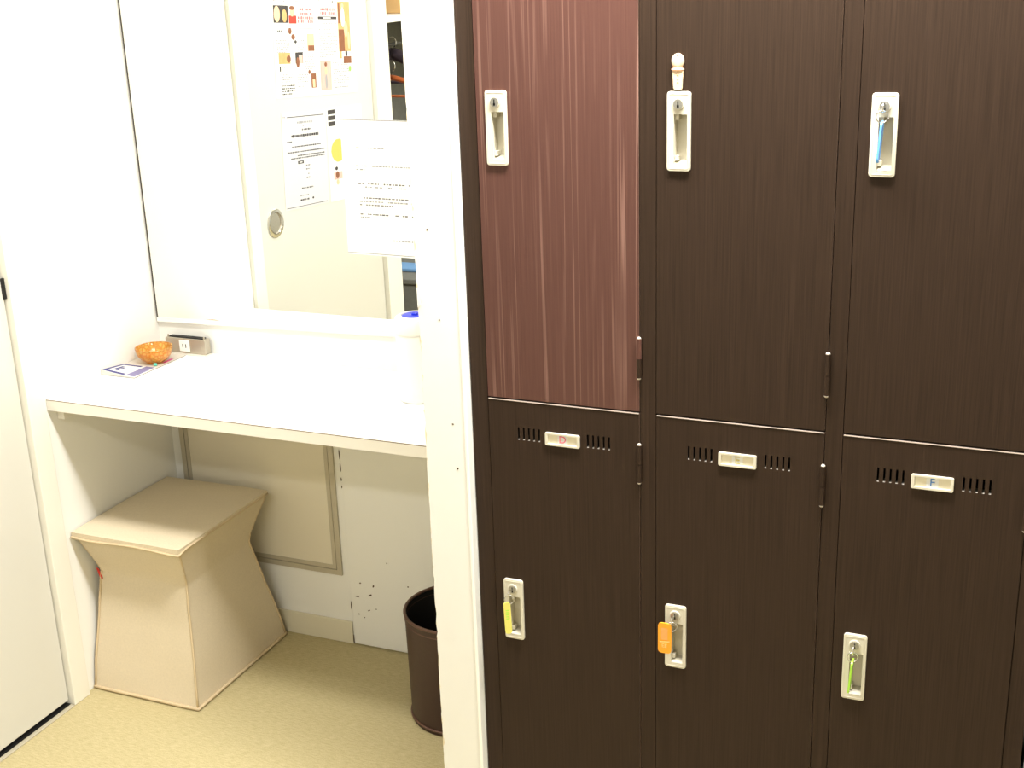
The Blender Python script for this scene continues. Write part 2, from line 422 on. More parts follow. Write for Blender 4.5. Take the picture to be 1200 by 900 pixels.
# chips and scuffs knocked out of that board, and the ragged joint
def chip(px, pz, w, h, a=0.0, par=wb, y=YB - 0.0068):
    k = 7; pts = []
    for i in range(k):
        an = 2 * PI * i / k; rr = 0.7 + 0.5 * random.random()
        u, v = w / 2 * rr * math.cos(an), h / 2 * rr * math.sin(an)
        pts.append((px + u * math.cos(a) - v * math.sin(a), y, pz + u * math.sin(a) + v * math.cos(a)))
    mb = MB(); mb.poly(pts)
    back = [(p[0], y + 0.0006, p[2]) for p in pts]
    for i in range(k): mb.quad(pts[i], pts[(i + 1) % k], back[(i + 1) % k], back[i])
    return mb.build('paint_chip', M['chip'], parent=par)
for args in ((-0.680, 0.178, 0.007, 0.004), (-0.643, 0.176, 0.005, 0.009, -0.5), (-0.6905, 0.139, 0.012, 0.003, 0.1), (-0.655, 0.148, 0.016, 0.004, 0.5),
             (-0.600, 0.245, 0.004, 0.005), (-0.545, 0.190, 0.005, 0.004), (-0.432, 0.405, 0.007, 0.009, 0.4), (-0.40, 0.425, 0.005, 0.004),
             (-0.69, 0.09, 0.004, 0.004), (-0.675, 0.083, 0.004, 0.003), (-0.66, 0.105, 0.008, 0.003, 0.4), (-0.640, 0.112, 0.006, 0.0025, 0.2)):
    chip(*args)
for z, h in ((0.52, 0.03), (0.485, 0.022), (0.455, 0.012), (0.435, 0.008), (0.015, 0.026), (0.11, 0.03)):
    chip(-0.711, z, 0.0032, h)

# left wall door and frame
fr = MB()
fr.box(XL - T, XL + 0.012, DY1 + 0.003, FY1, 0, DTOP + 0.045)
fr.box(XL - T, XL + 0.012, FY0, DY0 - 0.003, 0, DTOP + 0.045)
fr.box(XL - T, XL + 0.012, DY0 - 0.003, DY1 + 0.003, DTOP, DTOP + 0.045)
trim = struct(fr.build('trim_1', M['trim'], bevel=0.002), 'cream door frame on the left wall')
door = MB().box(XL - 0.045, XL - 0.004, DY0, DY1, 0.013, DTOP - 0.003).build('door_1', M['door'], origin=(XL, (DY0 + DY1) / 2, 0), bevel=0.002)
struct(door, 'cream flush door with round recessed pull')
MB().box(XL + 0.0005, XL + 0.0125, DY0, DY1, 0.0, 0.0035).build('threshold', M['alu'], parent=door, bevel=0.001)
MB().box(XL - 0.045, XL - 0.0002, DY0, DY1, 0.0002, 0.0045).build('door_gap_shade', M['black'], parent=door)  # black strip put in for the shade in the gap below the door
MB().box(XL - 0.004, XL + 0.0015, DY1 - 0.004, DY1 + 0.0045, 0.995, 1.04).build('strike_plate', M['black'], parent=door)
# round pull: chrome ring + recessed cup
pc = (XL - 0.004, 0.102, 0.954)
def lathe_x(prof, c, n=36, mi=0):
    mb = MB(); rings = []
    for r, x in prof:
        rings.append([(c[0] + x, c[1] + r * math.cos(2 * PI * j / n), c[2] + r * math.sin(2 * PI * j / n)) for j in range(n)])
    for A, B in zip(rings, rings[1:]):
        for j in range(n): mb.quad(A[j], A[(j + 1) % n], B[(j + 1) % n], B[j], mi)
    mb.poly(rings[-1], mi)
    return mb
lathe_x([(0.041, 0.0), (0.041, 0.003), (0.038, 0.005), (0.031, 0.005), (0.029, 0.001)], pc).build('pull_ring', M['chrome'], parent=door, smooth=True, autosmooth=True)
lathe_x([(0.0295, 0.0045), (0.028, 0.0008), (0.012, 0.0006)], pc).build('pull_cup', M['steel'], parent=door, smooth=True, autosmooth=True)

# partition wall between alcove and lockers (ragged left arris)
PX0, PX1, PY0 = -0.1135, -0.0345, -0.016
pm = MB(); zs = [0.0]
while zs[-1] < CEIL - 0.01:
    zs.append(min(CEIL, zs[-1] + random.uniform(0.006, 0.02)))
ed = [PX0 + (random.random() ** 3) * (0.0035 if 0.5 < z < 1.35 else 0.0012) for z in zs]
for i in range(len(zs) - 1):
    a, b, z0, z1 = ed[i], ed[i + 1], zs[i], zs[i + 1]
    pm.quad((a, PY0, z0), (PX1, PY0, z0), (PX1, PY0, z1), (b, PY0, z1))
    pm.quad((PX0, PY0 + 0.004, z0), (a, PY0, z0), (b, PY0, z1), (PX0, PY0 + 0.004, z1))
    pm.quad((PX0, YB, z0), (PX0, PY0 + 0.004, z0), (PX0, PY0 + 0.004, z1), (PX0, YB, z1))
pm.quad((PX1, PY0, 0), (PX1, YB, 0), (PX1, YB, CEIL), (PX1, PY0, CEIL))
part = struct(pm.build('wall_partition', M['part'], origin=(PX0, PY0, 0)), 'narrow white partition end between counter and lockers')
MB().box(PX1 - 0.004, PX1 + 0.002, PY0 - 0.002, PY0 + 0.030, 0.0, CEIL - 0.001).build('corner_bead', M['channel'], parent=part, bevel=0.001)
for x, z, w, h in ((-0.075, 1.09, 0.003, 0.003), (-0.060, 0.91, 0.004, 0.003), (-0.055, 0.83, 0.004, 0.004), (-0.088, 1.24, 0.003, 0.003)):
    chip(x, z, w, h, par=part, y=PY0 - 0.0006)
# torn bit of tape near the mirror notice
tp = MB(); pts = [(PX0 - 0.001, PY0 - 0.001, 1.115 + dz) for dz in (0,)]
ring = [(PX0 + 0.0005 + 0.009 * abs(math.sin(a)) * (0.7 + 0.3 * random.random()), 1.125 + 0.016 * math.cos(a)) for a in [PI * i / 8 for i in range(9)]]
tp.poly([(x, PY0 - 0.0010, z) for x, z in ring]); tp.poly([(x, PY0 - 0.0002, z) for x, z in ring][::-1])
for i in range(9):
    (xa, za), (xb, zb) = ring[i], ring[(i + 1) % 9]
    tp.quad((xa, PY0 - 0.001, za), (xb, PY0 - 0.001, zb), (xb, PY0 - 0.0002, zb), (xa, PY0 - 0.0002, za))
tp.build('tape_scrap', M['paper'], parent=part)
# far end partition on the right side of the lockers
struct(MB().box(0.874, 0.96, -0.02, YB, 0, CEIL).build('wall_end_partition', M['wall']), 'white wall end right of the lockers')

# ceiling lamp over the counter, and two added ones
for i, ((lx, ly), sx, sw, w) in enumerate(LAMPS):
    t = thing('ceiling_light', (lx, ly, CEIL - 0.07), ['long ceiling light over the counter', 'added long ceiling light brightening the upper locker doors', 'added long ceiling light for room fill at the back'][i], 'ceiling light', 'long ceiling lights')
    MB().box(lx - sx / 2 - 0.03, lx + sx / 2 + 0.03, ly - sw / 2 - 0.02, ly + sw / 2 + 0.02, CEIL - 0.05, CEIL - 0.0005).build('housing', M['fix'], parent=t, bevel=0.004)
    MB().box(lx - sx / 2, lx + sx / 2, ly - sw / 2, ly + sw / 2, CEIL - 0.07, CEIL - 0.0502).build('diffuser', M['lamp'], parent=t, bevel=0.004)

# ------------------------------------------------------------------ lockers
P, W = 0.29, 0.262
ZS, ZTOP, ZBOT, LD = 0.9587, 1.775, 0.075, 0.50
BX0, BX1 = -0.0305, 0.8690
lk = thing('locker_cabinet', ((BX0 + BX1) / 2, 0, 0), 'dark wood-grain steel locker bank with six doors', 'locker')
cb = MB(); YFm = 0.0015
posts = [(BX0, -0.0015), (W + 0.0012, P - 0.0012), (P + W + 0.0012, 2 * P - 0.0012), (2 * P + W + 0.0012, BX1)]
for a, b in posts: cb.box(a, b, YFm, LD, 0.05, 1.80)
cb.box(BX0, BX1, LD, LD + 0.01, 0.05, 1.80)
for k in range(3):
    x0, x1 = P * k - 0.0015, P * k + W + 0.0012
    cb.box(x0, x1, YFm, LD, ZTOP + 0.003, 1.80); cb.box(x0, x1, YFm, LD, 0.05, ZBOT - 0.003)
    cb.box(x0, x1, 0.026, LD, ZS - 0.006, ZS + 0.006)
cb.build('carcass', M['dwood'], parent=lk)
MB().box(BX0 + 0.01, BX1 - 0.01, 0.05, LD - 0.02, 0.0, 0.05).build('plinth', M['black'], parent=lk)
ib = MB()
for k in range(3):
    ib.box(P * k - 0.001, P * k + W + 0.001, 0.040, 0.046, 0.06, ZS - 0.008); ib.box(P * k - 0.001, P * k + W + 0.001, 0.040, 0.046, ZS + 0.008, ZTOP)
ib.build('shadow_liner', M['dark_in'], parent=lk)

HX, HW, HH = 0.0164, 0.0356, 0.115
LETTERS = [('D', 'let_d'), ('E', 'let_e'), ('F', 'let_f')]
LOCK = {}
def locker_door(k, upper):
    x0 = P * k
    z0, z1 = (ZS + 0.0022, ZTOP) if upper else (ZBOT, ZS - 0.0022)
    ht = 1.459 if upper else 0.630
    lt = z1 - 0.0475
    wm = M['rwood'] if (k == 0 and upper) else M['dwood']
    holes = [(x0 + HX + 0.004, x0 + HX + HW - 0.004, ht - HH + 0.005, ht - 0.005)]
    xs = {x0, x0 + W, holes[0][0], holes[0][1]}; zs = {z0, z1, holes[0][2], holes[0][3]}
    for base in (0.0530, 0.1745):
        for j in range(5):
            a = x0 + base + 0.0091 * j
            holes.append((a - 0.0016, a + 0.0016, lt - 0.0195, lt + 0.0025))
            xs |= {a - 0.0016, a + 0.0016}
    zs |= {lt - 0.0195, lt + 0.0025}
    d = MB().plate(sorted(xs), sorted(zs), holes, 0.0, 0.018, 0, 1, rim=2)
    o = d.build('door', [wm, M['slot_edge'], M['door_edge'], M['steel_glint']], parent=lk, origin=(x0, 0, z0))
    if not upper:
        MB().box(x0 + 0.0008, x0 + W - 0.0008, -0.0009, 0.0015, z1 + 0.0001, z1 + 0.0014).build('top_lip', M['lip'], parent=o)
    if k == 0 and upper: o['label'] = 'upper left door in reddish brown wood grain'
    # handle escutcheon: rounded plate with a grip recess
    hx0, hx1, hz0, hz1 = x0 + HX, x0 + HX + HW, ht - HH, ht
    outer = rrect(hx0, hx1, hz0, hz1, 0.0045)
    rx0, rx1, rz0, rz1 = hx0 + 0.0105, hx1 - 0.0052, hz1 - 0.106, hz1 - 0.0325
    inner = rrect(rx0, rx1, rz0, rz1, 0.0008)
    h = MB(); n = len(outer); yf = -0.0042
    for i in range(n):
        a, b = outer[i], outer[(i + 1) % n]; c, dd = inner[i], inner[(i + 1) % n]
        h.quad((a[0], yf, a[1]), (b[0], yf, b[1]), (dd[0], yf, dd[1]), (c[0], yf, c[1]))
        h.quad((a[0], yf, a[1]), (a[0], 0.0002, a[1]), (b[0], 0.0002, b[1]), (b[0], yf, b[1]))
    h.build('handle_plate', M['cream_pl'], parent=o, bevel=0.0011)
    cup = MB(); n = len(inner); yb = 0.016
    for i in range(n):
        a, b = inner[i], inner[(i + 1) % n]
        cup.quad((a[0], yf + 0.0006, a[1]), (b[0], yf + 0.0006, b[1]), (b[0], yb, b[1]), (a[0], yb, a[1]))
    cup.poly([(p[0], yb, p[1]) for p in inner])
    cup.build('grip_recess', M['cream_pl'], parent=o)
    # latch ledges at top-left and bottom of the recess
    MB().box(rx0 + 0.0003, rx0 + 0.0060, 0.002, yb - 0.0003, rz1 - 0.009, rz1 - 0.0004).build('latch_stop', M['cream_pl'], parent=o)
    MB().box(rx0 + 0.0003, rx0 + 0.0055, 0.002, yb - 0.0003, rz0 + 0.0055, rz0 + 0.0125).build('latch_stop', M['cream_pl'], parent=o)
    g = MB().poly([(rx0 + 0.0003, -0.003, rz0 + 0.0004), (rx1 - 0.0003, -0.003, rz0 + 0.0004), (rx1 - 0.0003, yb - 0.0004, rz0 + 0.0055), (rx0 + 0.0003, yb - 0.0004, rz0 + 0.0055)])
    g.build('latch_ledge', M['cream_pl'], parent=o, weld=False)
    # raised ring around the groove in the plate face
    gl = MB()
    ins = rrect(hx0 + 0.0034, hx1 - 0.0034, hz0 + 0.0036, hz1 - 0.0036, 0.002)
    gl.tube([(p[0], yf - 0.0001, p[1]) for p in ins], 0.00045, 6, closed=True)
    gl.build('plate_moulding', M['cream_pl'], parent=o, smooth=True)
    # lock cylinder
    lx, lz = hx0 + HW * 0.49, hz1 - 0.0175
    ck = MB(); ck.tube([(lx, yf - 0.0003, lz), (lx, yf - 0.0022, lz)], [0.0090, 0.0084], 28)
    ck.build('lock_collar', M['cream_pl'], parent=o, smooth=True, autosmooth=True)
    c2 = MB(); c2.tube([(lx, yf - 0.0023, lz), (lx, yf - 0.0036, lz)], 0.0070, 28)
    c2.build('lock_cylinder', M['chrome_soft'], parent=o, smooth=True, autosmooth=True)
    ks = MB(); ks.box(lx - 0.0009, lx + 0.0009, yf - 0.0041, yf - 0.0037, lz - 0.0050, lz + 0.0042); ks.box(lx - 0.0016, lx + 0.0016, yf - 0.0041, yf - 0.0037, lz - 0.0050, lz - 0.0015)
    ks.build('keyway', M['black'], parent=o)
    LOCK[(k, upper)] = (lx, yf - 0.0041, lz)
    # label holder
    a0, a1, b1 = x0 + 0.1010, x0 + 0.1610, lt
    b0 = b1 - 0.0225
    out, inn = rrect(a0, a1, b0, b1, 0.0025, 3), rrect(a0 + 0.0050, a1 - 0.0045, b0 + 0.0038, b1 - 0.0036, 0.0006, 3)
    f = MB(); n = len(out); y = -0.0038
    for i in range(n):
        p, q, r, s = out[i], out[(i + 1) % n], inn[(i + 1) % n], inn[i]
        f.quad((p[0], y, p[1]), (q[0], y, q[1]), (r[0], y, r[1]), (s[0], y, s[1]))
        f.quad((p[0], y, p[1]), (p[0], 0.0002, p[1]), (q[0], 0.0002, q[1]), (q[0], y, q[1]))
        f.quad((s[0], y, s[1]), (r[0], y, r[1]), (r[0], -0.0008, r[1]), (s[0], -0.0008, s[1]))
    f.build('label_holder', M['cream_pl'], parent=o, bevel=0.0006)
    MB().box(a0 + 0.0048, a1 - 0.0043, -0.0011, -0.0006, b0 + 0.0036, b1 - 0.0034).build('label_card', M['paper_cream'], parent=o)
    if not upper:
        s, mk = LETTERS[k]
        MB().box((a0 + a1) / 2 - 0.0085, (a0 + a1) / 2 + 0.0085, -0.0014, -0.00112, b0 + 0.004, b1 - 0.004).build('letter_sticker', M['paper'], parent=o)
        L = text_mesh('letter', s, 0.0175, M[mk], o, ((a0 + a1) / 2, -0.0018, (b0 + b1) / 2), (PI / 2, 0, 0), 0.0003)
        L['label'] = {'D': 'rose letter D', 'E': 'ochre letter E', 'F': 'blue letter F'}[s]
    # hinges: two-knuckle pins on the right edge
    for hz in ((z0 + 0.085, z1 - 0.085) if not upper else (z0 + 0.0875, z1 - 0.085)):
        hxp = x0 + W + 0.0006
        q = MB(); q.tube([(hxp, -0.0030, hz + 0.001), (hxp, -0.0030, hz + 0.033)], 0.0040, 12)
        kn = q.build('hinge', wm, parent=o, smooth=True, autosmooth=True)
        q = MB(); q.tube([(hxp, -0.0030, hz - 0.030), (hxp, -0.0030, hz)], 0.0040, 12); q.build('hinge', M['dwood'], parent=o, smooth=True, autosmooth=True)
        for e, s in ((hz + 0.0332, 1), (hz - 0.0302, -1)):
            b = MB(); b.lathe([(0.0, 0.0), (0.0036, 0.0001 * s), (0.0034, 0.0016 * s), (0.0022, 0.0030 * s), (0.0, 0.0035 * s)], (hxp, -0.0030, e), 12)
            b.build('hinge_pin_cap', M['steel_glint'], parent=o, smooth=True)
    return o
M['slot_edge'] = mat('slot_edge_paint', srgb(34, 26, 20), 0.5)
M['lip'] = mat('pale_steel_lip', srgb(196, 182, 170), 0.3, 0.2)  # pale strip along the top edge of the lower doors
M['door_edge'] = mat('door_edge_lit_brown', srgb(120, 98, 84), 0.3)  # paler than the door faces, painting in light caught on the edges
M['chrome_soft'] = mat('satin_chrome', srgb(170, 168, 162), 0.3, 0.85)
M['paper_cream'] = mat('cream_card', srgb(222, 214, 190), 0.5)
for k in range(3):
    for up in (True, False): locker_door(k, up)

# keys with rings and tags
def ring_pts(c, r, tilt=0.0, n=22):
    return [(c[0] + r * math.cos(a) * math.cos(tilt), c[1] + r * math.cos(a) * math.sin(tilt), c[2] + r * math.sin(a)) for a in [2 * PI * i / n for i in range(n)]]
def key(k, upper, tagmat, label, style):
    lx, ly, lz = LOCK[(k, upper)]
    t = thing('locker_key', (lx, ly, lz), label, 'key', 'keys left in the locker locks')
    b = MB(); b.box(lx - 0.0006, lx + 0.0006, ly - 0.0072, ly - 0.0001, lz - 0.0030, lz + 0.0030)
    b.build('key_blade', M['chrome'], parent=t, bevel=0.0002)
    w = MB(); pts = [(ly - 0.0072 - 0.0055 + 0.0055 * math.cos(a), lz + 0.0066 * math.sin(a) - 0.001) for a in [2 * PI * i / 18 for i in range(18)]]
    for x, s in ((lx - 0.0008, 1), (lx + 0.0008, -1)):
        w.poly([(x, p[0], p[1]) for p in (pts if s > 0 else pts[::-1])])
    for i in range(18):
        p, q = pts[i], pts[(i + 1) % 18]
        w.quad((lx - 0.0008, p[0], p[1]), (lx + 0.0008, p[0], p[1]), (lx + 0.0008, q[0], q[1]), (lx - 0.0008, q[0], q[1]))
    w.build('key_bow', M['chrome'], parent=t)
    rc = (lx - 0.0005, ly - 0.0125, lz - 0.0125)
    r = MB(); r.tube(ring_pts(rc, 0.0082, 0.25), 0.0009, 6, closed=True); r.build('key_ring', M['chrome'], parent=t, smooth=True)
    tz1 = rc[2] - 0.0060
    if style == 'edge':     # tag seen edge on
        y0, y1, h, lean = rc[1] - 0.009, rc[1] + 0.012, 0.056, -0.0035
        m = MB(); n = 10
        prof = rrect(y0, y1, tz1 - h, tz1, 0.006)
        cx = rc[0] + 0.0005
        f = lambda z: cx + lean * (tz1 - z) / h
        for s in (-1, 1): m.poly([(f(p[1]) + s * 0.0014, p[0], p[1]) for p in (prof if s < 0 else prof[::-1])])
        for i in range(len(prof)):
            p, q = prof[i], prof[(i + 1) % len(prof)]
            m.quad((f(p[1]) - 0.0014, p[0], p[1]), (f(p[1]) + 0.0014, p[0], p[1]), (f(q[1]) + 0.0014, q[0], q[1]), (f(q[1]) - 0.0014, q[0], q[1]))
        m.build('key_tag', tagmat, parent=t)
    else:
        w_, h = (0.0225, 0.055) if style == 'face' else (0.0105, 0.060)
        yaw = 0.0 if style == 'face' else 0.55
        cx, yy, ztop = (rc[0] - 0.0115, rc[1] - 0.002, tz1 + 0.0120) if style == 'face' else (rc[0] - 0.004, rc[1] - 0.002, tz1 + 0.001)
        if style != 'face': w_ = 0.0120
        prof = rrect(-w_ / 2, w_ / 2, ztop - h, ztop, min(0.006, w_ * 0.4))
        m = MB(); cs, sn = math.cos(yaw), math.sin(yaw)
        sk = 0.0 if style == 'face' else 0.0022
        P3 = lambda u, d, z: (cx + u * cs - d * sn + sk * (ztop - z) / h, yy + u * sn + d * cs, z)
        for s in (-1, 1): m.poly([P3(p[0], s * 0.0014, p[1]) for p in (prof if s < 0 else prof[::-1])])
        for i in range(len(prof)):
            p, q = prof[i], prof[(i + 1) % len(prof)]
            m.quad(P3(p[0], -0.0014, p[1]), P3(p[0], 0.0014, p[1]), P3(q[0], 0.0014, q[1]), P3(q[0], -0.0014, q[1]))
        tg = m.build('key_tag', tagmat, parent=t)
        if style == 'face':
            q = rrect(-0.0058, 0.0052, ztop - 0.0305, ztop - 0.0085, 0.001)
            MB().poly([P3(p[0], -0.00155, p[1]) for p in q]).build('tag_window', M['tag_window'], parent=tg)
            MB().quad(P3(-0.0085, -0.00165, ztop - 0.0360), P3(0.0085, -0.00165, ztop - 0.0335), P3(0.0085, -0.00165, ztop - 0.0315), P3(-0.0085, -0.00165, ztop - 0.0340)).build('tag_line', M['tag_pale'], parent=tg)
            text_mesh('tag_print', 'EE', 0.0095, M['tag_pale'], tg, (cx - 0.0003, yy - 0.0017, ztop - 0.0415), (PI / 2, 0, 0), 0.0001)
        else:
            for j in range(5):
                z = ztop - 0.016 - 0.004 * j
                MB().quad(P3(-0.003, -0.00155, z), P3(0.003, -0.00155, z), P3(0.003, -0.00155, z + 0.002), P3(-0.003, -0.00155, z + 0.002)).build('tag_print', M['tag_green'], parent=tg)
    return t
key(2, True, M['tag_blue'], 'key with light blue tag hanging in upper right lock', 'edge')
key(0, False, M['tag_yellow'], 'key with yellow tag in the lock of door D', 'slant')
key(1, False, M['tag_orange'], 'key with wide orange tag in the lock of door E', 'face')
key(2, False, M['tag_green'], 'key with lime green tag in the lock of door F', 'edge')

# pale figure-shaped charm stuck above the middle upper handle
hx = P + HX; ct = 1.459
ch = thing('key_charm', (hx + 0.0165, -0.001, ct + 0.002), 'pale peach figure-shaped charm above middle upper handle', 'charm')
def pill(mb, cx, cz, rx, rz, y, d, n=18):
    for q in range(3):
        pass
    rings = []
    for s, yy in ((1.0, y), (1.0, y - d * 0.5), (0.86, y - d * 0.85), (0.5, y - d)):
        rings.append([(cx + rx * s * math.cos(2 * PI * i / n), yy, cz + rz * s * math.sin(2 * PI * i / n)) for i in range(n)])
    for A, B in zip(rings, rings[1:]):
        for i in range(n): mb.quad(A[i], A[(i + 1) % n], B[(i + 1) % n], B[i])
    mb.poly(rings[-1]); mb.poly(rings[0][::-1]); return mb
ccx = hx + 0.0158
cbm = MB(); bp2 = [(ccx - 0.0066, ct + 0.0045), (ccx - 0.0046, ct + 0.0012), (ccx + 0.0050, ct + 0.0012), (ccx + 0.0066, ct + 0.0045), (ccx + 0.0082, ct + 0.0300), (ccx - 0.0082, ct + 0.0300)]
cbm.poly([(x, -0.0042, z) for x, z in bp2]); cbm.poly([(x, -0.0003, z) for x, z in bp2][::-1])
for i in range(6):
    (xa, za), (xb, zb) = bp2[i], bp2[(i + 1) % 6]; cbm.quad((xa, -0.0042, za), (xa, -0.0003, za), (xb, -0.0003, zb), (xb, -0.0042, zb))
cbm.build('body', M['charm'], parent=ch, bevel=0.0012)
pill(MB(), ccx - 0.0003, ct + 0.0425, 0.0094, 0.0112, -0.0003, 0.0048).build('head', M['charm'], parent=ch, smooth=True)
pill(MB(), ccx - 0.0003, ct + 0.0310, 0.0095, 0.0028, -0.0003, 0.0058).build('collar', M['skin'], parent=ch, smooth=True)
MB().tube([(ccx, -0.0052, ct + 0.0505), (ccx, -0.0047, ct + 0.0505)], 0.0010, 8).build('eyelet', M['ink_dark'], parent=ch)
for j in range(4): pill(MB(), ccx + 0.0002, ct + 0.0130 + 0.005 * j, 0.0012, 0.0012, -0.0040, 0.0008, 8).build('button', M['tan'], parent=ch, smooth=True)

# ------------------------------------------------------------------ counter, mirror, access panel
CT = 0.745; CYF = 0.262
ctr = thing('vanity_counter', (-0.66, 0.47, 0.72), 'white laminate counter shelf under the mirror', 'counter')
MB().box(XL + 0.001, PX0 - 0.001, CYF + 0.0022, YB - 0.0005, 0.7195, CT).build('top', M['counter'], parent=ctr)
MB().box(XL + 0.001, PX0 - 0.001, CYF, CYF + 0.0020, 0.7195, CT - 0.0016).build('edge_band', M['edge'], parent=ctr)
MB().box(XL + 0.001, PX0 - 0.001, CYF + 0.0002, CYF + 0.0020, CT - 0.0015, CT - 0.0003).build('edge_line', M['brown_line'], parent=ctr)
MB().box(XL + 0.0006, XL + 0.020, CYF + 0.028, YB - 0.001, 0.690, 0.7190).build('cleat', M['edge'], parent=ctr, bevel=0.001)

mr = thing('wall_mirror', (-0.66, YB - 0.006, 0.83), 'large frameless wall mirror above the counter', 'mirror')
MX0, MX1, MZT = -1.2045, -0.1145, 2.05
zl, zr = 0.829, 0.829 + 0.0205 * (MX1 - MX0)
g = MB(); yf, yb = YB - 0.006, YB - 0.001
fp = [(MX0, yf, zl), (MX1, yf, zr), (MX1, yf, MZT), (MX0, yf, MZT)]; bp_ = [(p[0], yb, p[2]) for p in fp]
g.poly(fp, 0); g.poly(bp_[::-1], 1)
for i in range(4): g.quad(fp[i], bp_[i], bp_[(i + 1) % 4], fp[(i + 1) % 4], 1)
g.build('glass', [M['mirror'], M['mirror_edge']], parent=mr)
MB().box(MX0 - 0.0022, MX0 - 0.0002, YB - 0.007, YB - 0.001, zl, MZT).build('edge_strip', M['mirror_edge'], parent=mr)
c = MB(); y0 = YB - 0.0085
a = [(MX0 - 0.002, zl - 0.0115), (MX1, zr - 0.0115), (MX1, zr - 0.0004), (MX0 - 0.002, zl - 0.0004)]
c.poly([(p[0], y0, p[1]) for p in a]); c.poly([(p[0], YB - 0.001, p[1]) for p in a][::-1])
for i in range(4):
    p, q = a[i], a[(i + 1) % 4]; c.quad((p[0], y0, p[1]), (p[0], YB - 0.001, p[1]), (q[0], YB - 0.001, q[1]), (q[0], y0, q[1]))
c.build('bottom_channel', M['channel'], parent=mr)

ap = thing('access_panel', (-0.956, YB, 0.19), 'aluminium framed cream access panel under the counter', 'access panel')
AX0, AX1, AZ0, AZ1 = -1.183, -0.731, 0.190, 0.705
def frame4(mb, x0, x1, z0, z1, w, y0, y1):
    o = [(x0, z0), (x1, z0), (x1, z1), (x0, z1)]; i_ = [(x0 + w, z0 + w), (x1 - w, z0 + w), (x1 - w, z1 - w), (x0 + w, z1 - w)]
    for k in range(4):
        a, b, c, d = o[k], o[(k + 1) % 4], i_[(k + 1) % 4], i_[k]
        mb.quad((a[0], y0, a[1]), (b[0], y0, b[1]), (c[0], y0, c[1]), (d[0], y0, d[1]))
        mb.quad((a[0], y0, a[1]), (a[0], y1, a[1]), (b[0], y1, b[1]), (b[0], y0, b[1]))
        mb.quad((d[0], y0, d[1]), (c[0], y0, c[1]), (c[0], y1, c[1]), (d[0], y1, d[1]))
    return mb
frame4(MB(), AX0, AX1, AZ0, AZ1, 0.0135, YB - 0.006, YB - 0.0002).build('outer_frame', M['alu'], parent=ap)
MB().box(AX0 + 0.013, AX1 - 0.013, YB - 0.0012, YB - 0.0003, AZ0 + 0.013, AZ1 - 0.013).build('groove', M['alu_dark'], parent=ap)
frame4(MB(), AX0 + 0.0150, AX1 - 0.0150, AZ0 + 0.0150, AZ1 - 0.0150, 0.0105, YB - 0.0055, YB - 0.0013).build('inner_frame', M['alu'], parent=ap)
MB().box(AX0 + 0.0256, AX1 - 0.0256, YB - 0.0042, YB - 0.0014, AZ0 + 0.0256, AZ1 - 0.0256).build('panel', M['panel'], parent=ap)

# outlet box on the counter's back edge
ob = thing('outlet_box', (-1.111, YB - 0.015, CT), 'metal surface outlet box with white socket at the back wall', 'outlet')
OX0, OX1, OY = -1.171, -1.053, YB - 0.030
pr = rrect(OX0, OX1, CT + 0.0035, CT + 0.0415, 0.004, 3)
b = MB(); b.poly([(p[0], OY, p[1]) for p in pr])
for i in range(len(pr)):
    p, q = pr[i], pr[(i + 1) % len(pr)]; b.quad((p[0], OY, p[1]), (p[0], YB - 0.0095, p[1]), (q[0], YB - 0.0095, q[1]), (q[0], OY, q[1]))
b.build('cover', M['steel'], parent=ob, bevel=0.0012)
MB().box(OX0 + 0.004, OX1 + 0.003, OY - 0.004, YB - 0.0095, CT + 0.0003, CT + 0.0033).build('base_flange', M['edge'], parent=ob)
MB().box(OX0 + 0.010, OX1 - 0.008, OY + 0.004, YB - 0.012, CT + 0.0418, CT + 0.0440).build('top_dark_strip', M['black'], parent=ob)  # black strip along the top of the box
for x in (OX0 + 0.006, OX1 - 0.006):
    MB().tube([(x, OY + 0.006, CT + 0.0417), (x, OY + 0.006, CT + 0.0475)], 0.002, 8).build('screw', M['steel'], parent=ob)
for x in (OX0 + 0.012, OX1 - 0.012):
    MB().tube([(x, OY - 0.0012, CT + 0.0225), (x, OY - 0.0002, CT + 0.0225)], 0.0024, 10).build('screw', M['steel'], parent=ob)
so = MB().box(-1.1285, -1.0985, OY - 0.0025, OY - 0.0003, CT + 0.0085, CT + 0.0375).build('socket', M['white_pl'], parent=ob, bevel=0.0008)
for x in (-1.1180, -1.1090): MB().box(x - 0.0011, x + 0.0011, OY - 0.0029, OY - 0.0024, CT + 0.0185, CT + 0.0280).build('socket_slot', M['ink_dark'], parent=so)

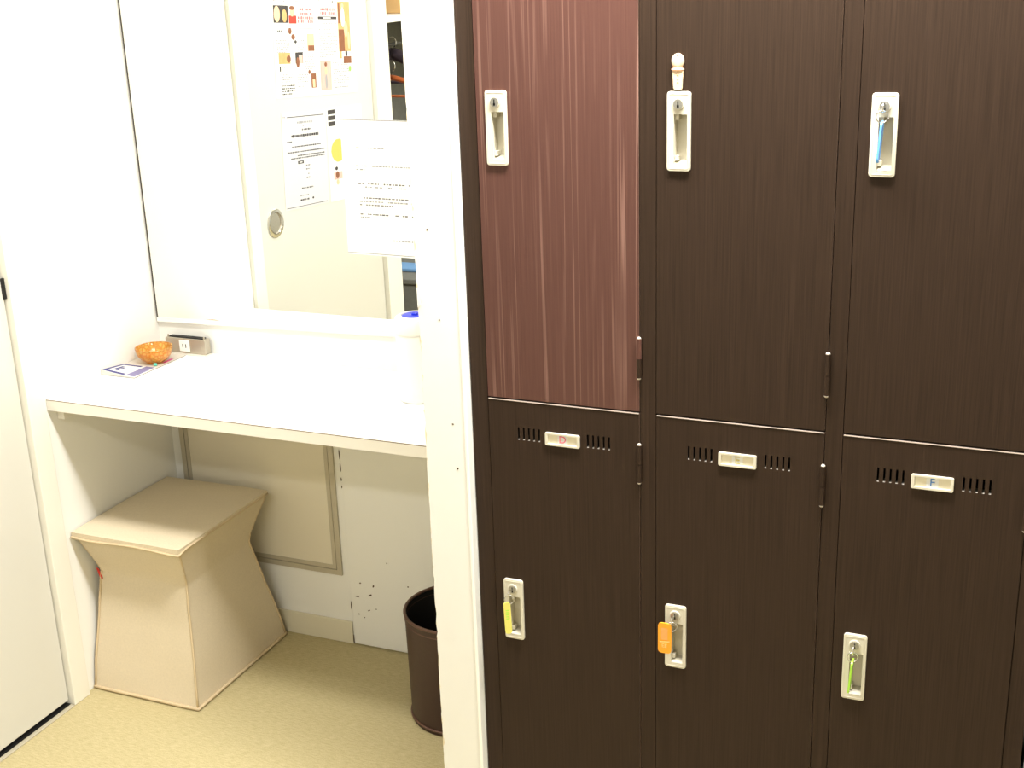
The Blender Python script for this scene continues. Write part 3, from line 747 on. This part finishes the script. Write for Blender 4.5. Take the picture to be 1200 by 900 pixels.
# ------------------------------------------------------------------ things on the counter
# booklet stack along the left wall
bk = thing('booklet', (-1.16, 0.56, CT), 'thin magazine with blue-edged curling cover lying by wall', 'magazine')
bx = lambda u, v: (-1.2085 + 0.0960 * u + 0.004 * v * u, 0.450 + 0.192 * v)   # u across, v along
def sheet_grid(u0, u1, v0, v1, zf, th, nu=8, nv=6, zb=None):
    mb = MB(); top = {}; bot = {}
    for i in range(nu + 1):
        for j in range(nv + 1):
            u, v = u0 + (u1 - u0) * i / nu, v0 + (v1 - v0) * j / nv
            x, y = bx(u, v); z = zf(u, v); top[i, j] = (x, y, z); bot[i, j] = (x, y, z - th if zb is None else zb)
    for i in range(nu):
        for j in range(nv):
            mb.quad(top[i, j], top[i + 1, j], top[i + 1, j + 1], top[i, j + 1]); mb.quad(bot[i, j], bot[i, j + 1], bot[i + 1, j + 1], bot[i + 1, j])
    for i in range(nu):
        mb.quad(bot[i, 0], bot[i + 1, 0], top[i + 1, 0], top[i, 0]); mb.quad(bot[i, nv], top[i, nv], top[i + 1, nv], bot[i + 1, nv])
    for j in range(nv):
        mb.quad(bot[0, j], top[0, j], top[0, j + 1], bot[0, j + 1]); mb.quad(bot[nu, j], bot[nu, j + 1], top[nu, j + 1], top[nu, j])
    return mb
zc = lambda u, v: CT + 0.0026 + 0.0105 * (1 - u) ** 1.3 * max(0.0, 1 - 2.3 * v)
sheet_grid(0, 1, 0, 1, lambda u, v: zc(u, v) - 0.0003, 0.0013, zb=CT + 0.0011).build('pages', M['pages'], parent=bk, smooth=False)
cv = sheet_grid(0, 0.995, 0, 0.42, lambda u, v: zc(u, v) + 0.0003, 0.0004).build('cover', M['paper'], parent=bk)
def strip(u0, u1, v0, v1, m, name='cover_print', dz=0.0006):
    return sheet_grid(u0, u1, v0, v1, lambda u, v: zc(u, v) + dz, 0.0002, 6, 3).build(name, m, parent=cv)
strip(0.01, 0.66, 0.01, 0.065, M['blue_ink']); strip(0.01, 0.085, 0.065, 0.40, M['blue_ink']); strip(0.05, 0.60, 0.370, 0.415, M['blue_ink'])
strip(0.16, 0.24, 0.12, 0.30, M['blue_ink']); strip(0.27, 0.33, 0.10, 0.26, M['blue_ink'])
strip(0.70, 0.96, 0.02, 0.415, M['lilac'])
sheet_grid(0.86, 0.94, 0.62, 0.80, lambda u, v: zc(u, v) + 0.0001, 0.0002, 3, 3).build('page_print', M['magenta'], parent=bk)
sheet_grid(0.02, 1.0, 0, 1, lambda u, v: CT + 0.0009, 0.0006, 3, 3).build('back_cover', M['ink_dark'], parent=bk)

# amber glass bowl
BC = (-1.1440, 0.570, CT + 0.0034)
bw = thing('glass_bowl', BC, 'small amber pressed glass bowl standing on the magazine', 'bowl')
MB().lathe([(0.0, 0.0), (0.021, 0.0), (0.0225, 0.002), (0.033, 0.009), (0.0405, 0.019), (0.0440, 0.030), (0.0448, 0.036), (0.0435, 0.0370), (0.0422, 0.036), (0.0410, 0.029), (0.0375, 0.020), (0.030, 0.012), (0.018, 0.005), (0.0, 0.004)], BC, 48).build('bowl_body', M['amber'], parent=bw, smooth=True)
MB().tube([(BC[0] + 0.0437 * math.cos(a), BC[1] + 0.0437 * math.sin(a), BC[2] + 0.0372) for a in [2 * PI * i / 40 for i in range(40)]], 0.0012, 6, closed=True).build('rim', M['amber'], parent=bw, smooth=True)
bd = MB(); bd.lathe([(0, 0), (0.003, 0.0004), (0.0048, 0.002), (0.005, 0.004), (0.004, 0.006), (0, 0.007)], (BC[0] + 0.0215, BC[1] - 0.0280, BC[2] - 0.0005), 14)
tag(bd.build('teal_bead', M['teal'], origin=(BC[0] + 0.0215, BC[1] - 0.0280, BC[2] - 0.0005), smooth=True), 'tiny teal bead beside the amber bowl', 'bead')

# wipes canister
WC = (-0.402, 0.520, CT + 0.0004)
wc = thing('wipes_canister', WC, 'white wipes canister with blue lid flap beside the partition', 'canister')
MB().lathe([(0.0, 0.0), (0.040, 0.0), (0.043, 0.003), (0.0435, 0.010), (0.0435, 0.150), (0.043, 0.153), (0.0, 0.153)], WC, 48).build('body', M['white_pl'], parent=wc, smooth=True, autosmooth=True)
lid = MB().lathe([(0.0, 0.1534), (0.0455, 0.1534), (0.0465, 0.156), (0.0460, 0.176), (0.0420, 0.1855), (0.034, 0.1895), (0.030, 0.1895), (0.0285, 0.186), (0.0, 0.186)], WC, 48).build('lid', M['white_pl'], parent=wc, smooth=True, autosmooth=True)
MB().lathe([(0.0, 0.1863), (0.0275, 0.1863), (0.0275, 0.1880), (0.024, 0.1895), (0.0, 0.1885)], WC, 40).build('flap', M['blue_pl'], parent=lid, smooth=True, autosmooth=True)
MB().box(WC[0] - 0.006, WC[0] + 0.006, WC[1] - 0.004, WC[1] + 0.006, WC[2] + 0.1890, WC[2] + 0.1925).build('flap_tab', M['blue_pl'], parent=lid, bevel=0.001)

# ------------------------------------------------------------------ stool
SB = (-1.055, 0.465, 0.0)
st = thing('storage_stool', SB, 'beige linen hourglass storage stool under the counter', 'stool')
levels = [(0.002, -1.2045, -0.905, 0.276, 0.655), (0.10, -1.198, -0.915, 0.294, 0.633), (0.20, -1.190, -0.927, 0.313, 0.608), (0.275, -1.183, -0.936, 0.327, 0.588), (0.292, -1.181, -0.938, 0.329, 0.585),
          (0.310, -1.184, -0.935, 0.324, 0.588), (0.35, -1.192, -0.925, 0.306, 0.604), (0.395, -1.2015, -0.908, 0.284, 0.628), (0.405, -1.203, -0.906, 0.279, 0.632)]
def ring_rect(x0, x1, y0, y1, n=10):
    r = []
    for i in range(n): r.append((x0 + (x1 - x0) * i / n, y0))
    for i in range(n): r.append((x1, y0 + (y1 - y0) * i / n))
    for i in range(n): r.append((x1 - (x1 - x0) * i / n, y1))
    for i in range(n): r.append((x0, y1 - (y1 - y0) * i / n))
    return r
from mathutils import noise as mnoise
def soft(x, y, z, k=0.0035):
    v = mnoise.noise_vector(Vector((x * 9, y * 9, z * 11)))
    return (x + max(-0.001, k * v.x) if x < -1.195 else x + k * v.x, y + k * v.y, z)
sm = MB(); R_ = []
dense = []
for (a, b) in zip(levels, levels[1:]):
    k = 3
    for i in range(k): dense.append(tuple(a[j] + (b[j] - a[j]) * i / k for j in range(5)))
dense.append(levels[-1])
for z, x0, x1, y0, y1 in dense:
    R_.append([soft(x, y, z, 0.0006 if z < 0.02 else 0.0042) for x, y in ring_rect(x0, x1, y0, y1)])
for A, B in zip(R_, R_[1:]):
    for i in range(len(A)): sm.quad(A[i], A[(i + 1) % len(A)], B[(i + 1) % len(A)], B[i])
sm.poly(R_[0][::-1]); sm.poly(R_[-1])
sm.build('body', M['fabric'], parent=st, smooth=True, autosmooth=True)
tl = MB(); nT = 12; TX0, TX1, TY0, TY1 = -1.2050, -0.9030, 0.273, 0.634
topz = lambda u, v: 0.4195 + 0.0015 * math.sin(5 * u + 1) * math.sin(4 * v) - 0.004 * (1 - min(1, 12 * min(u, 1 - u, v, 1 - v))) ** 2
G = {}
for i in range(nT + 1):
    for j in range(nT + 1):
        u, v = i / nT, j / nT
        G[i, j] = (TX0 + (TX1 - TX0) * u, TY0 + (TY1 - TY0) * v, topz(u, v))
for i in range(nT):
    for j in range(nT): tl.quad(G[i, j], G[i + 1, j], G[i + 1, j + 1], G[i, j + 1])
per = [(i, 0) for i in range(nT)] + [(nT, j) for j in range(nT)] + [(nT - i, nT) for i in range(nT)] + [(0, nT - j) for j in range(nT)]
lowz = {}
for q, (i, j) in enumerate(per): lowz[i, j] = (G[i, j][0], G[i, j][1], 0.4055 - 0.003 * abs(math.sin(q * 0.9)))
for q in range(len(per)):
    a, b = per[q], per[(q + 1) % len(per)]; tl.quad(lowz[a], lowz[b], G[b], G[a])
tl.poly([lowz[a] for a in per][::-1])
tl.build('lid', M['fabric'], parent=st, smooth=True, autosmooth=True)
def wav(p, k=0.0012): return tuple(Vector(p) + k * mnoise.noise_vector(Vector(p) * 60))
MB().tube([wav((lowz[a][0], lowz[a][1] - (0.002 if a[1] == 0 else 0), 0.4055 - 0.004 * (0.5 + 0.5 * math.sin(q * 0.7)) if a[1] == 0 else 0.4075)) for q, a in enumerate(per)], 0.0030, 6, closed=True).build('top_piping', M['piping'], parent=st, smooth=True)
MB().tube([(x, y, 0.0055) for x, y in ring_rect(-1.2050, -0.9030, 0.2745, 0.6565, 8)], 0.0042, 6, closed=True).build('bottom_piping', M['piping'], parent=st, smooth=True)
for ci in (0, 10, 20, 30):
    MB().tube([wav((r[ci][0], r[ci][1], r[ci][2] + 0.004), 0.0012) for r in R_], 0.0028, 6).build('corner_piping', M['piping'], parent=st, smooth=True)
rt = MB(); rp = [(-1.1945, 0.301), (-1.1880, 0.300), (-1.1795, 0.275), (-1.1860, 0.273)]
rt.poly([(x, 0.3250, z) for x, z in rp]); rt.poly([(x, 0.3266, z) for x, z in rp][::-1])
for i in range(4):
    (xa, za), (xb, zb) = rp[i], rp[(i + 1) % 4]; rt.quad((xa, 0.3250, za), (xa, 0.3266, za), (xb, 0.3266, zb), (xb, 0.3250, zb))
rt.build('ribbon_tag', M['red'], parent=st)['label'] = 'red ribbon tag'

# ------------------------------------------------------------------ waste bin
WB = (-0.322, 0.490, 0.0)
bn = thing('waste_bin', WB, 'round dark brown leatherette waste bin behind the partition', 'bin')
MB().lathe([(0.0, 0.0005), (0.1145, 0.0005), (0.1150, 0.010), (0.1190, 0.262)], WB, 56).build('body', M['leather'], parent=bn, smooth=True, autosmooth=True)
MB().lathe([(0.1180, 0.262), (0.1100, 0.012), (0.0, 0.010)], WB, 56).build('lining', M['black'], parent=bn, smooth=True, autosmooth=True)
MB().tube([(WB[0] + 0.1185 * math.cos(a), WB[1] + 0.1185 * math.sin(a), 0.2645) for a in [2 * PI * i / 56 for i in range(56)]], 0.0036, 8, closed=True).build('rim', M['leather_rim'], parent=bn, smooth=True)
MB().tube([(WB[0] + 0.1185 * math.cos(a), WB[1] + 0.1185 * math.sin(a), 0.2480) for a in [2 * PI * i / 56 for i in range(56)]], 0.0013, 6, closed=True).build('rim_stitch', M['leather_rim'], parent=bn, smooth=True)
MB().tube([(WB[0] + 0.1160 * math.cos(a), WB[1] + 0.1160 * math.sin(a), 0.0110) for a in [2 * PI * i / 56 for i in range(56)]], 0.0028, 8, closed=True).build('base_trim', M['leather_rim'], parent=bn, smooth=True)

# ------------------------------------------------------------------ printed sheets
class Sheet:
    """flat sheet; u runs left to right, v top to bottom, both 0..1; place(u, v, lift) gives a point"""
    def __init__(self, name, label, cat, place, th, m, group=None, nu=1, bend=None):
        self.pl = place
        o = place(0.5, 1.0, 0); self.t = thing(name, o, label, cat, group)
        mb = MB()
        c = [(0, 0), (0, 1), (1, 1), (1, 0)]
        top = [place(u, v, th) for u, v in c]; bot = [place(u, v, 0.0002) for u, v in c]
        mb.poly(top); mb.poly(bot[::-1])
        for i in range(4): mb.quad(top[i], bot[i], bot[(i + 1) % 4], top[(i + 1) % 4])
        self.s = mb.build('sheet', m, parent=self.t); self.th = th
        self.k = 0; self.bold = 1.5
    def patch(self, u0, v0, u1, v1, m, name='picture', lift=0.0002):
        self.k += 1
        l = self.th + lift + 0.00002 * self.k
        mb = MB().quad(self.pl(u0, v0, l), self.pl(u0, v1, l), self.pl(u1, v1, l), self.pl(u1, v0, l))
        return mb.build(name, m, parent=self.t)
    def blob(self, u, v, ru, rv, m, name='picture', lift=0.0004, n=14):
        self.k += 1
        l = self.th + lift + 0.00002 * self.k
        return MB().poly([self.pl(u + ru * math.cos(2 * PI * i / n), v - rv * math.sin(2 * PI * i / n), l) for i in range(n)]).build(name, m, parent=self.t)
    def lines(self, u0, v0, u1, rows, dv, h, m, fill=0.85, name='text_lines', ragged=True, gap=0.012):
        """rows of broken dashes standing for small print"""
        mb = MB(); l = self.th + 0.0002
        for r in range(rows):
            v = v0 + dv * r; u = u0; end = u1 if (not ragged or r < rows - 1) else u0 + (u1 - u0) * random.uniform(0.4, 0.9)
            while u < end:
                w = random.uniform(0.012, 0.04)
                if random.random() < fill:
                    hh = h * self.bold * random.uniform(0.7, 1.0)
                    mb.quad(self.pl(u, v - hh / 2, l), self.pl(u, v + hh / 2, l), self.pl(min(end, u + w), v + hh / 2, l), self.pl(min(end, u + w), v - hh / 2, l))
                u += w + gap * random.uniform(0.4, 1.4)
        if mb.v: return mb.build(name, m, parent=self.t, weld=False)

# notice stuck on the mirror
def on_mirror(x0, z0, w, h, rot):
    c_, s_ = math.cos(rot), math.sin(rot)
    def f(u, v, l):
        a, b = w * u, -h * v
        return (x0 + a * c_ - b * s_, YB - 0.0064 - l, z0 + a * s_ + b * c_)
    return f
nt_ = Sheet('notice_sheet', 'white laminated notice taped on mirror beside the partition', 'notice', on_mirror(-0.6395, 1.3250, 0.212, 0.304, -0.012), 0.0012, M['notice'])
nt_.bold = 0.9
nt_.lines(0.17, 0.205, 0.50, 1, 0, 0.010, M['ink_pale'], 0.9, ragged=False)
nt_.lines(0.16, 0.335, 0.90, 1, 0, 0.010, M['ink_pale'], 0.9, ragged=False); nt_.lines(0.16, 0.362, 0.27, 1, 0, 0.010, M['ink_pale'], 0.9, ragged=False)
nt_.lines(0.17, 0.465, 0.86, 1, 0, 0.012, M['ink'], 0.85, ragged=False); nt_.lines(0.17, 0.490, 0.74, 1, 0, 0.012, M['ink_pale'], 0.85, ragged=False)
nt_.lines(0.18, 0.570, 0.92, 1, 0, 0.012, M['ink'], 0.85, ragged=False); nt_.lines(0.18, 0.597, 0.92, 1, 0, 0.012, M['ink_pale'], 0.85, ragged=False); nt_.lines(0.18, 0.622, 0.60, 1, 0, 0.012, M['ink'], 0.85, ragged=False)
nt_.lines(0.18, 0.692, 0.90, 1, 0, 0.012, M['ink'], 0.85, ragged=False); nt_.lines(0.18, 0.715, 0.30, 1, 0, 0.012, M['ink_pale'], 0.85, ragged=False)
nt_.lines(0.55, 0.880, 0.92, 1, 0, 0.010, M['ink_pale'], 0.9, ragged=False)
nt_.patch(-0.0, 0.0, 1.0, 0.006, M['ink_pale'], 'laminate_edge'); nt_.patch(0.0, 0.985, 1.0, 0.990, M['ink_pale'], 'laminate_edge')

# posters on the door, seen in the mirror; u runs towards -Y (left to right as the mirror shows them)
def on_door(y0, z0, w, h, rot):
    c_, s_ = math.cos(rot), math.sin(rot)
    def f(u, v, l):
        a, b = w * u, -h * v
        return (XL - 0.0038 + l, y0 - (a * c_ - b * s_), z0 + a * s_ + b * c_)
    return f
R0 = -0.062
pA = Sheet('magazine_page', 'printed magazine page with red-dress picture on the door, reflected', 'poster', on_door(0.020, 1.590, 0.225, 0.295, R0), 0.0006, M['paper'], 'magazine pages on the door')
pA.patch(0.03, 0.07, 0.98, 0.078, M['ink_pale'], 'rule'); pA.lines(0.03, 0.10, 0.95, 1, 0, 0.010, M['ink_pale'], 0.5)
pA.patch(0.02, 0.14, 0.36, 0.30, M['ink_dark']); pA.blob(0.10, 0.22, 0.07, 0.075, M['skin']); pA.blob(0.27, 0.235, 0.055, 0.06, M['tan'])
pA.patch(0.37, 0.23, 0.55, 0.305, M['ink_red']); pA.blob(0.45, 0.195, 0.05, 0.045, M['skin']); pA.blob(0.45, 0.16, 0.06, 0.02, M['brown_p'])
pA.lines(0.62, 0.17, 0.93, 2, 0.04, 0.018, M['ink_pink'], 0.9, ragged=False); pA.lines(0.58, 0.25, 0.95, 2, 0.035, 0.022, M['ink_pink'], 0.95, ragged=False)
pA.patch(0.08, 0.345, 0.96, 0.351, M['ink_pale'], 'rule')
pA.lines(0.05, 0.375, 0.32, 1, 0, 0.012, M['ink'], 0.9); pA.blob(0.38, 0.375, 0.04, 0.03, M['brown_p']); pA.blob(0.45, 0.43, 0.045, 0.028, M['brown_p']); pA.blob(0.50, 0.475, 0.03, 0.016, M['ink_dark'])
pA.patch(0.78, 0.40, 0.95, 0.565, M['skin']); pA.patch(0.80, 0.51, 0.95, 0.565, M['brown_p'])
pA.lines(0.06, 0.44, 0.36, 7, 0.022, 0.008, M['ink_pale'], 0.8); pA.lines(0.55, 0.42, 0.74, 8, 0.022, 0.008, M['ink_pale'], 0.8)
pA.patch(0.09, 0.575, 0.36, 0.68, M['tan']); pA.blob(0.32, 0.635, 0.05, 0.035, M['brown_p']); pA.patch(0.10, 0.70, 0.13, 0.75, M['ink_dark'])
pA.patch(0.48, 0.575, 0.66, 0.68, M['ink_dark']); pA.patch(0.56, 0.60, 0.65, 0.68, M['rose']); pA.blob(0.53, 0.67, 0.04, 0.05, M['brown_p'])
pA.lines(0.15, 0.71, 0.40, 1, 0, 0.01, M['ink'], 0.9); pA.lines(0.14, 0.76, 0.44, 5, 0.022, 0.008, M['ink_pale'], 0.8)
pA.lines(0.70, 0.60, 0.94, 7, 0.022, 0.008, M['ink_pale'], 0.8); pA.lines(0.50, 0.79, 0.78, 6, 0.022, 0.008, M['ink_pale'], 0.8)
pA.blob(0.80, 0.765, 0.03, 0.022, M['brown_p']); pA.patch(0.84, 0.78, 0.96, 0.92, M['brown_p']); pA.patch(0.87, 0.84, 0.93, 0.915, M['skin'])
pA.lines(0.14, 0.885, 0.44, 4, 0.026, 0.010, M['ink_dark'], 0.95)
pB = Sheet('magazine_page', 'printed magazine page with tall figure pictures on the door, reflected', 'poster', on_door(0.020 - 0.229, 1.576, 0.225, 0.295, R0 * 0.9), 0.0006, M['paper'], 'magazine pages on the door')
pB.lines(0.03, 0.085, 0.30, 1, 0, 0.008, M['ink_pale'], 0.8); pB.lines(0.40, 0.09, 0.52, 1, 0, 0.016, M['ink'], 1.0)
pB.lines(0.12, 0.165, 0.52, 2, 0.038, 0.022, M['ink_pink'], 0.95, ragged=False); pB.patch(0.05, 0.235, 0.53, 0.262, M['ink_dark'], 'title_bar'); pB.patch(0.18, 0.243, 0.38, 0.253, M['paper'], 'title_text')
pB.lines(0.10, 0.30, 0.52, 2, 0.03, 0.008, M['ink_pale'], 0.8); pB.lines(0.06, 0.36, 0.52, 13, 0.022, 0.008, M['ink_pale'], 0.8)
pB.patch(0.56, 0.085, 0.88, 0.58, M['tan']); pB.patch(0.57, 0.36, 0.72, 0.58, M['brown_p']); pB.patch(0.57, 0.10, 0.62, 0.30, M['brown_p'])
pB.blob(0.69, 0.13, 0.035, 0.03, M['skin']); pB.blob(0.69, 0.24, 0.05, 0.10, M['paper']); pB.blob(0.76, 0.36, 0.05, 0.08, M['skin']); pB.blob(0.83, 0.47, 0.03, 0.09, M['skin'])
pB.patch(0.57, 0.58, 0.63, 0.65, M['tan']); pB.patch(0.67, 0.63, 0.88, 0.70, M['brown_p']); pB.blob(0.75, 0.60, 0.03, 0.03, M['ink_dark']); pB.blob(0.83, 0.755, 0.035, 0.03, M['green_p'])
pB.patch(0.05, 0.665, 0.33, 0.955, M['rose']); pB.blob(0.19, 0.70, 0.035, 0.022, M['brown_p']); pB.blob(0.19, 0.765, 0.032, 0.045, M['skin']); pB.blob(0.19, 0.87, 0.030, 0.075, M['ink_pale'])
pB.lines(0.38, 0.69, 0.80, 10, 0.022, 0.008, M['ink_pale'], 0.8); pB.lines(0.40, 0.935, 0.88, 1, 0, 0.01, M['ink_pale'], 0.9)

pC = Sheet('letter_sheet', 'grey-white printed letter on the door beside round pull, reflected', 'notice', on_door(0.024, 1.2540, 0.242, 0.278, R0 * 1.1), 0.0006, M['paper_grey'])
pC.lines(0.03, 0.045, 0.12, 1, 0, 0.012, M['ink_pale'], 1.0); pC.patch(0.12, 0.045, 0.96, 0.054, M['ink'], 'rule')
pC.lines(0.34, 0.11, 0.70, 1, 0, 0.016, M['ink_pale'], 1.0, ragged=False); pC.lines(0.46, 0.145, 0.52, 1, 0, 0.01, M['ink_pale'], 1.0); pC.lines(0.44, 0.185, 0.64, 1, 0, 0.014, M['ink'], 1.0, ragged=False)
pC.lines(0.20, 0.245, 0.82, 1, 0, 0.020, M['ink_dark'], 1.0, ragged=False, gap=0.006)
pC.lines(0.10, 0.30, 0.26, 1, 0, 0.010, M['ink'], 0.9); pC.lines(0.20, 0.355, 0.86, 1, 0, 0.010, M['ink'], 1.0, ragged=False, gap=0.006)
pC.lines(0.10, 0.41, 0.95, 1, 0, 0.010, M['ink'], 1.0, ragged=False, gap=0.006); pC.lines(0.32, 0.45, 0.95, 1, 0, 0.010, M['ink'], 1.0, ragged=False, gap=0.006); pC.lines(0.17, 0.475, 0.95, 1, 0, 0.010, M['ink'], 1.0, ragged=False, gap=0.006)
pC.patch(0.32, 0.505, 0.45, 0.535, M['ink_dark'], 'caption'); pC.patch(0.35, 0.515, 0.42, 0.525, M['paper'], 'caption_text')
for v in (0.56, 0.60, 0.65, 0.69): pC.lines(0.50, v, 0.66, 1, 0, 0.009, M['ink'], 0.9)
pC.lines(0.38, 0.795, 0.76, 1, 0, 0.012, M['ink'], 0.9); pC.lines(0.34, 0.87, 0.62, 1, 0, 0.010, M['ink_pale'], 0.9); pC.lines(0.34, 0.915, 0.62, 1, 0, 0.014, M['ink_dark'], 1.0); pC.blob(0.63, 0.912, 0.02, 0.012, M['ink_dark'])
pC.patch(0.03, 0.975, 0.97, 0.981, M['ink'], 'rule')
pD = Sheet('flyer_sheet', 'flyer with gold disc on the door, partly behind mirror notice', 'poster', on_door(0.024 - 0.246, 1.2390, 0.215, 0.282, R0 * 0.6), 0.0006, M['paper'])
for r in range(3): pD.patch(0.04, 0.02 + 0.062 * r, 0.24, 0.068 + 0.062 * r, M['ink_dark'], 'headline'); pD.lines(0.06, 0.044 + 0.062 * r, 0.22, 1, 0, 0.02, M['paper'], 0.9)
pD.blob(0.28, 0.46, 0.20, 0.125, M['gold'])
pD.lines(0.14, 0.40, 0.42, 4, 0.038, 0.015, M['paper'], 0.9)
pD.blob(0.20, 0.65, 0.04, 0.02, M['ink_dark']); pD.patch(0.12, 0.69, 0.36, 0.77, M['rose']); pD.blob(0.22, 0.72, 0.05, 0.04, M['brown_p']); pD.blob(0.22, 0.80, 0.04, 0.03, M['skin'])

# ------------------------------------------------------------------ open closet niche, seen only in the mirror
cs = thing('closet_shelf', (XL - 0.30, (NY0 + FY0) / 2, 1.463), 'white closet shelf with hanging rail, reflected in the mirror', 'shelf')
MB().box(XL - 0.598, XL - 0.012, NY0 + 0.002, FY0 - 0.002, 1.464, 1.484).build('board', M['channel'], parent=cs, bevel=0.001)
RX, RZ = -1.40, 1.378
MB().tube([(RX + 0.002, NY0 + 0.002, RZ - 0.004), (RX + 0.002, FY0 - 0.002, RZ - 0.004)], 0.007, 14).build('hanging_rail', M['steel_dark'], parent=cs, smooth=True, autosmooth=True)
tag(MB().box(XL - 0.50, XL - 0.06, -1.42, -0.86, 1.4845, 1.72).build('cardboard_box', M['cardboard'], origin=(XL - 0.28, -1.14, 1.4845), bevel=0.003), 'tan cardboard box on the closet shelf', 'box')
def hanger(name, y, rx, z_apex, m, label, th, drop, hook=True, bar=True, half=0.20):
    t = thing(name, (rx, y, z_apex - drop), label, 'hanger', 'coat hangers in the closet')
    a = MB(); n = 10
    for s in (-1, 1):
        pts = [(rx + s * half * i / n, y, z_apex - drop * (i / n) ** 1.25) for i in range(n + 1)]
        a.tube(pts, [th * (1 - 0.25 * i / n) for i in range(n + 1)], 8)
    a.build('shoulder_arms', m, parent=t, smooth=True, weld=False)
    if bar: MB().tube([(rx - half * 0.95, y, z_apex - drop), (rx + half * 0.95, y, z_apex - drop)], 0.0045, 8).build('cross_bar', m, parent=t, smooth=True)
    if hook:
        h = [(rx, y, z_apex)] + [(rx + 0.0, y, z_apex + 0.022)] + [(rx + 0.016 * math.sin(q) , y, z_apex + 0.022 + 0.018 - 0.018 * math.cos(q)) for q in [PI * i / 8 * 1.45 for i in range(1, 9)]]
        MB().tube(h, 0.0022, 8).build('hook', M['chrome'], parent=t, smooth=True)
    return t
hanger('coat_hanger', -1.02, RX, RZ - 0.0385, M['plum'], 'dark plum coat hanger on the closet rail, in mirror', 0.022, 0.10)
hanger('coat_hanger', -0.965, RX + 0.02, 1.262, M['owood'], 'orange wooden coat hanger hung low in closet, in mirror', 0.010, 0.065)
for (y0, z0, z1, lab) in ((-1.50, 0.0, 0.355, 'charcoal fabric storage box on the closet floor, in mirror'), (-1.50, 0.36, 0.52, 'charcoal fabric storage box stacked on another, in mirror')):
    t = thing('storage_box', (XL - 0.30, y0 + 0.25, z0), lab, 'box', 'fabric boxes in the closet')
    MB().box(XL - 0.55, XL - 0.08, y0, y0 + 0.50, z0 + 0.0005, z1 - 0.022).build('body', M['charcoal'], parent=t, bevel=0.006)
    MB().box(XL - 0.555, XL - 0.075, y0 - 0.005, y0 + 0.505, z1 - 0.021, z1).build('lid', M['charcoal'], parent=t, bevel=0.004)
    MB().tube([(XL - 0.28, y0 + 0.506, (z0 + z1) / 2), (XL - 0.28, y0 + 0.5005, (z0 + z1) / 2)], 0.012, 12).build('eyelet', M['black'], parent=t)
tw = MB()
tw.box(XL - 0.46, XL - 0.14, -1.20, -1.10, 0.5202, 0.5340)
tag(tw.build('folded_cloth', mat('pale_blue_cloth', srgb(120, 165, 215), 0.9), origin=(XL - 0.30, -1.15, 0.52), bevel=0.004), 'folded pale blue cloth on the storage boxes, in mirror', 'cloth')
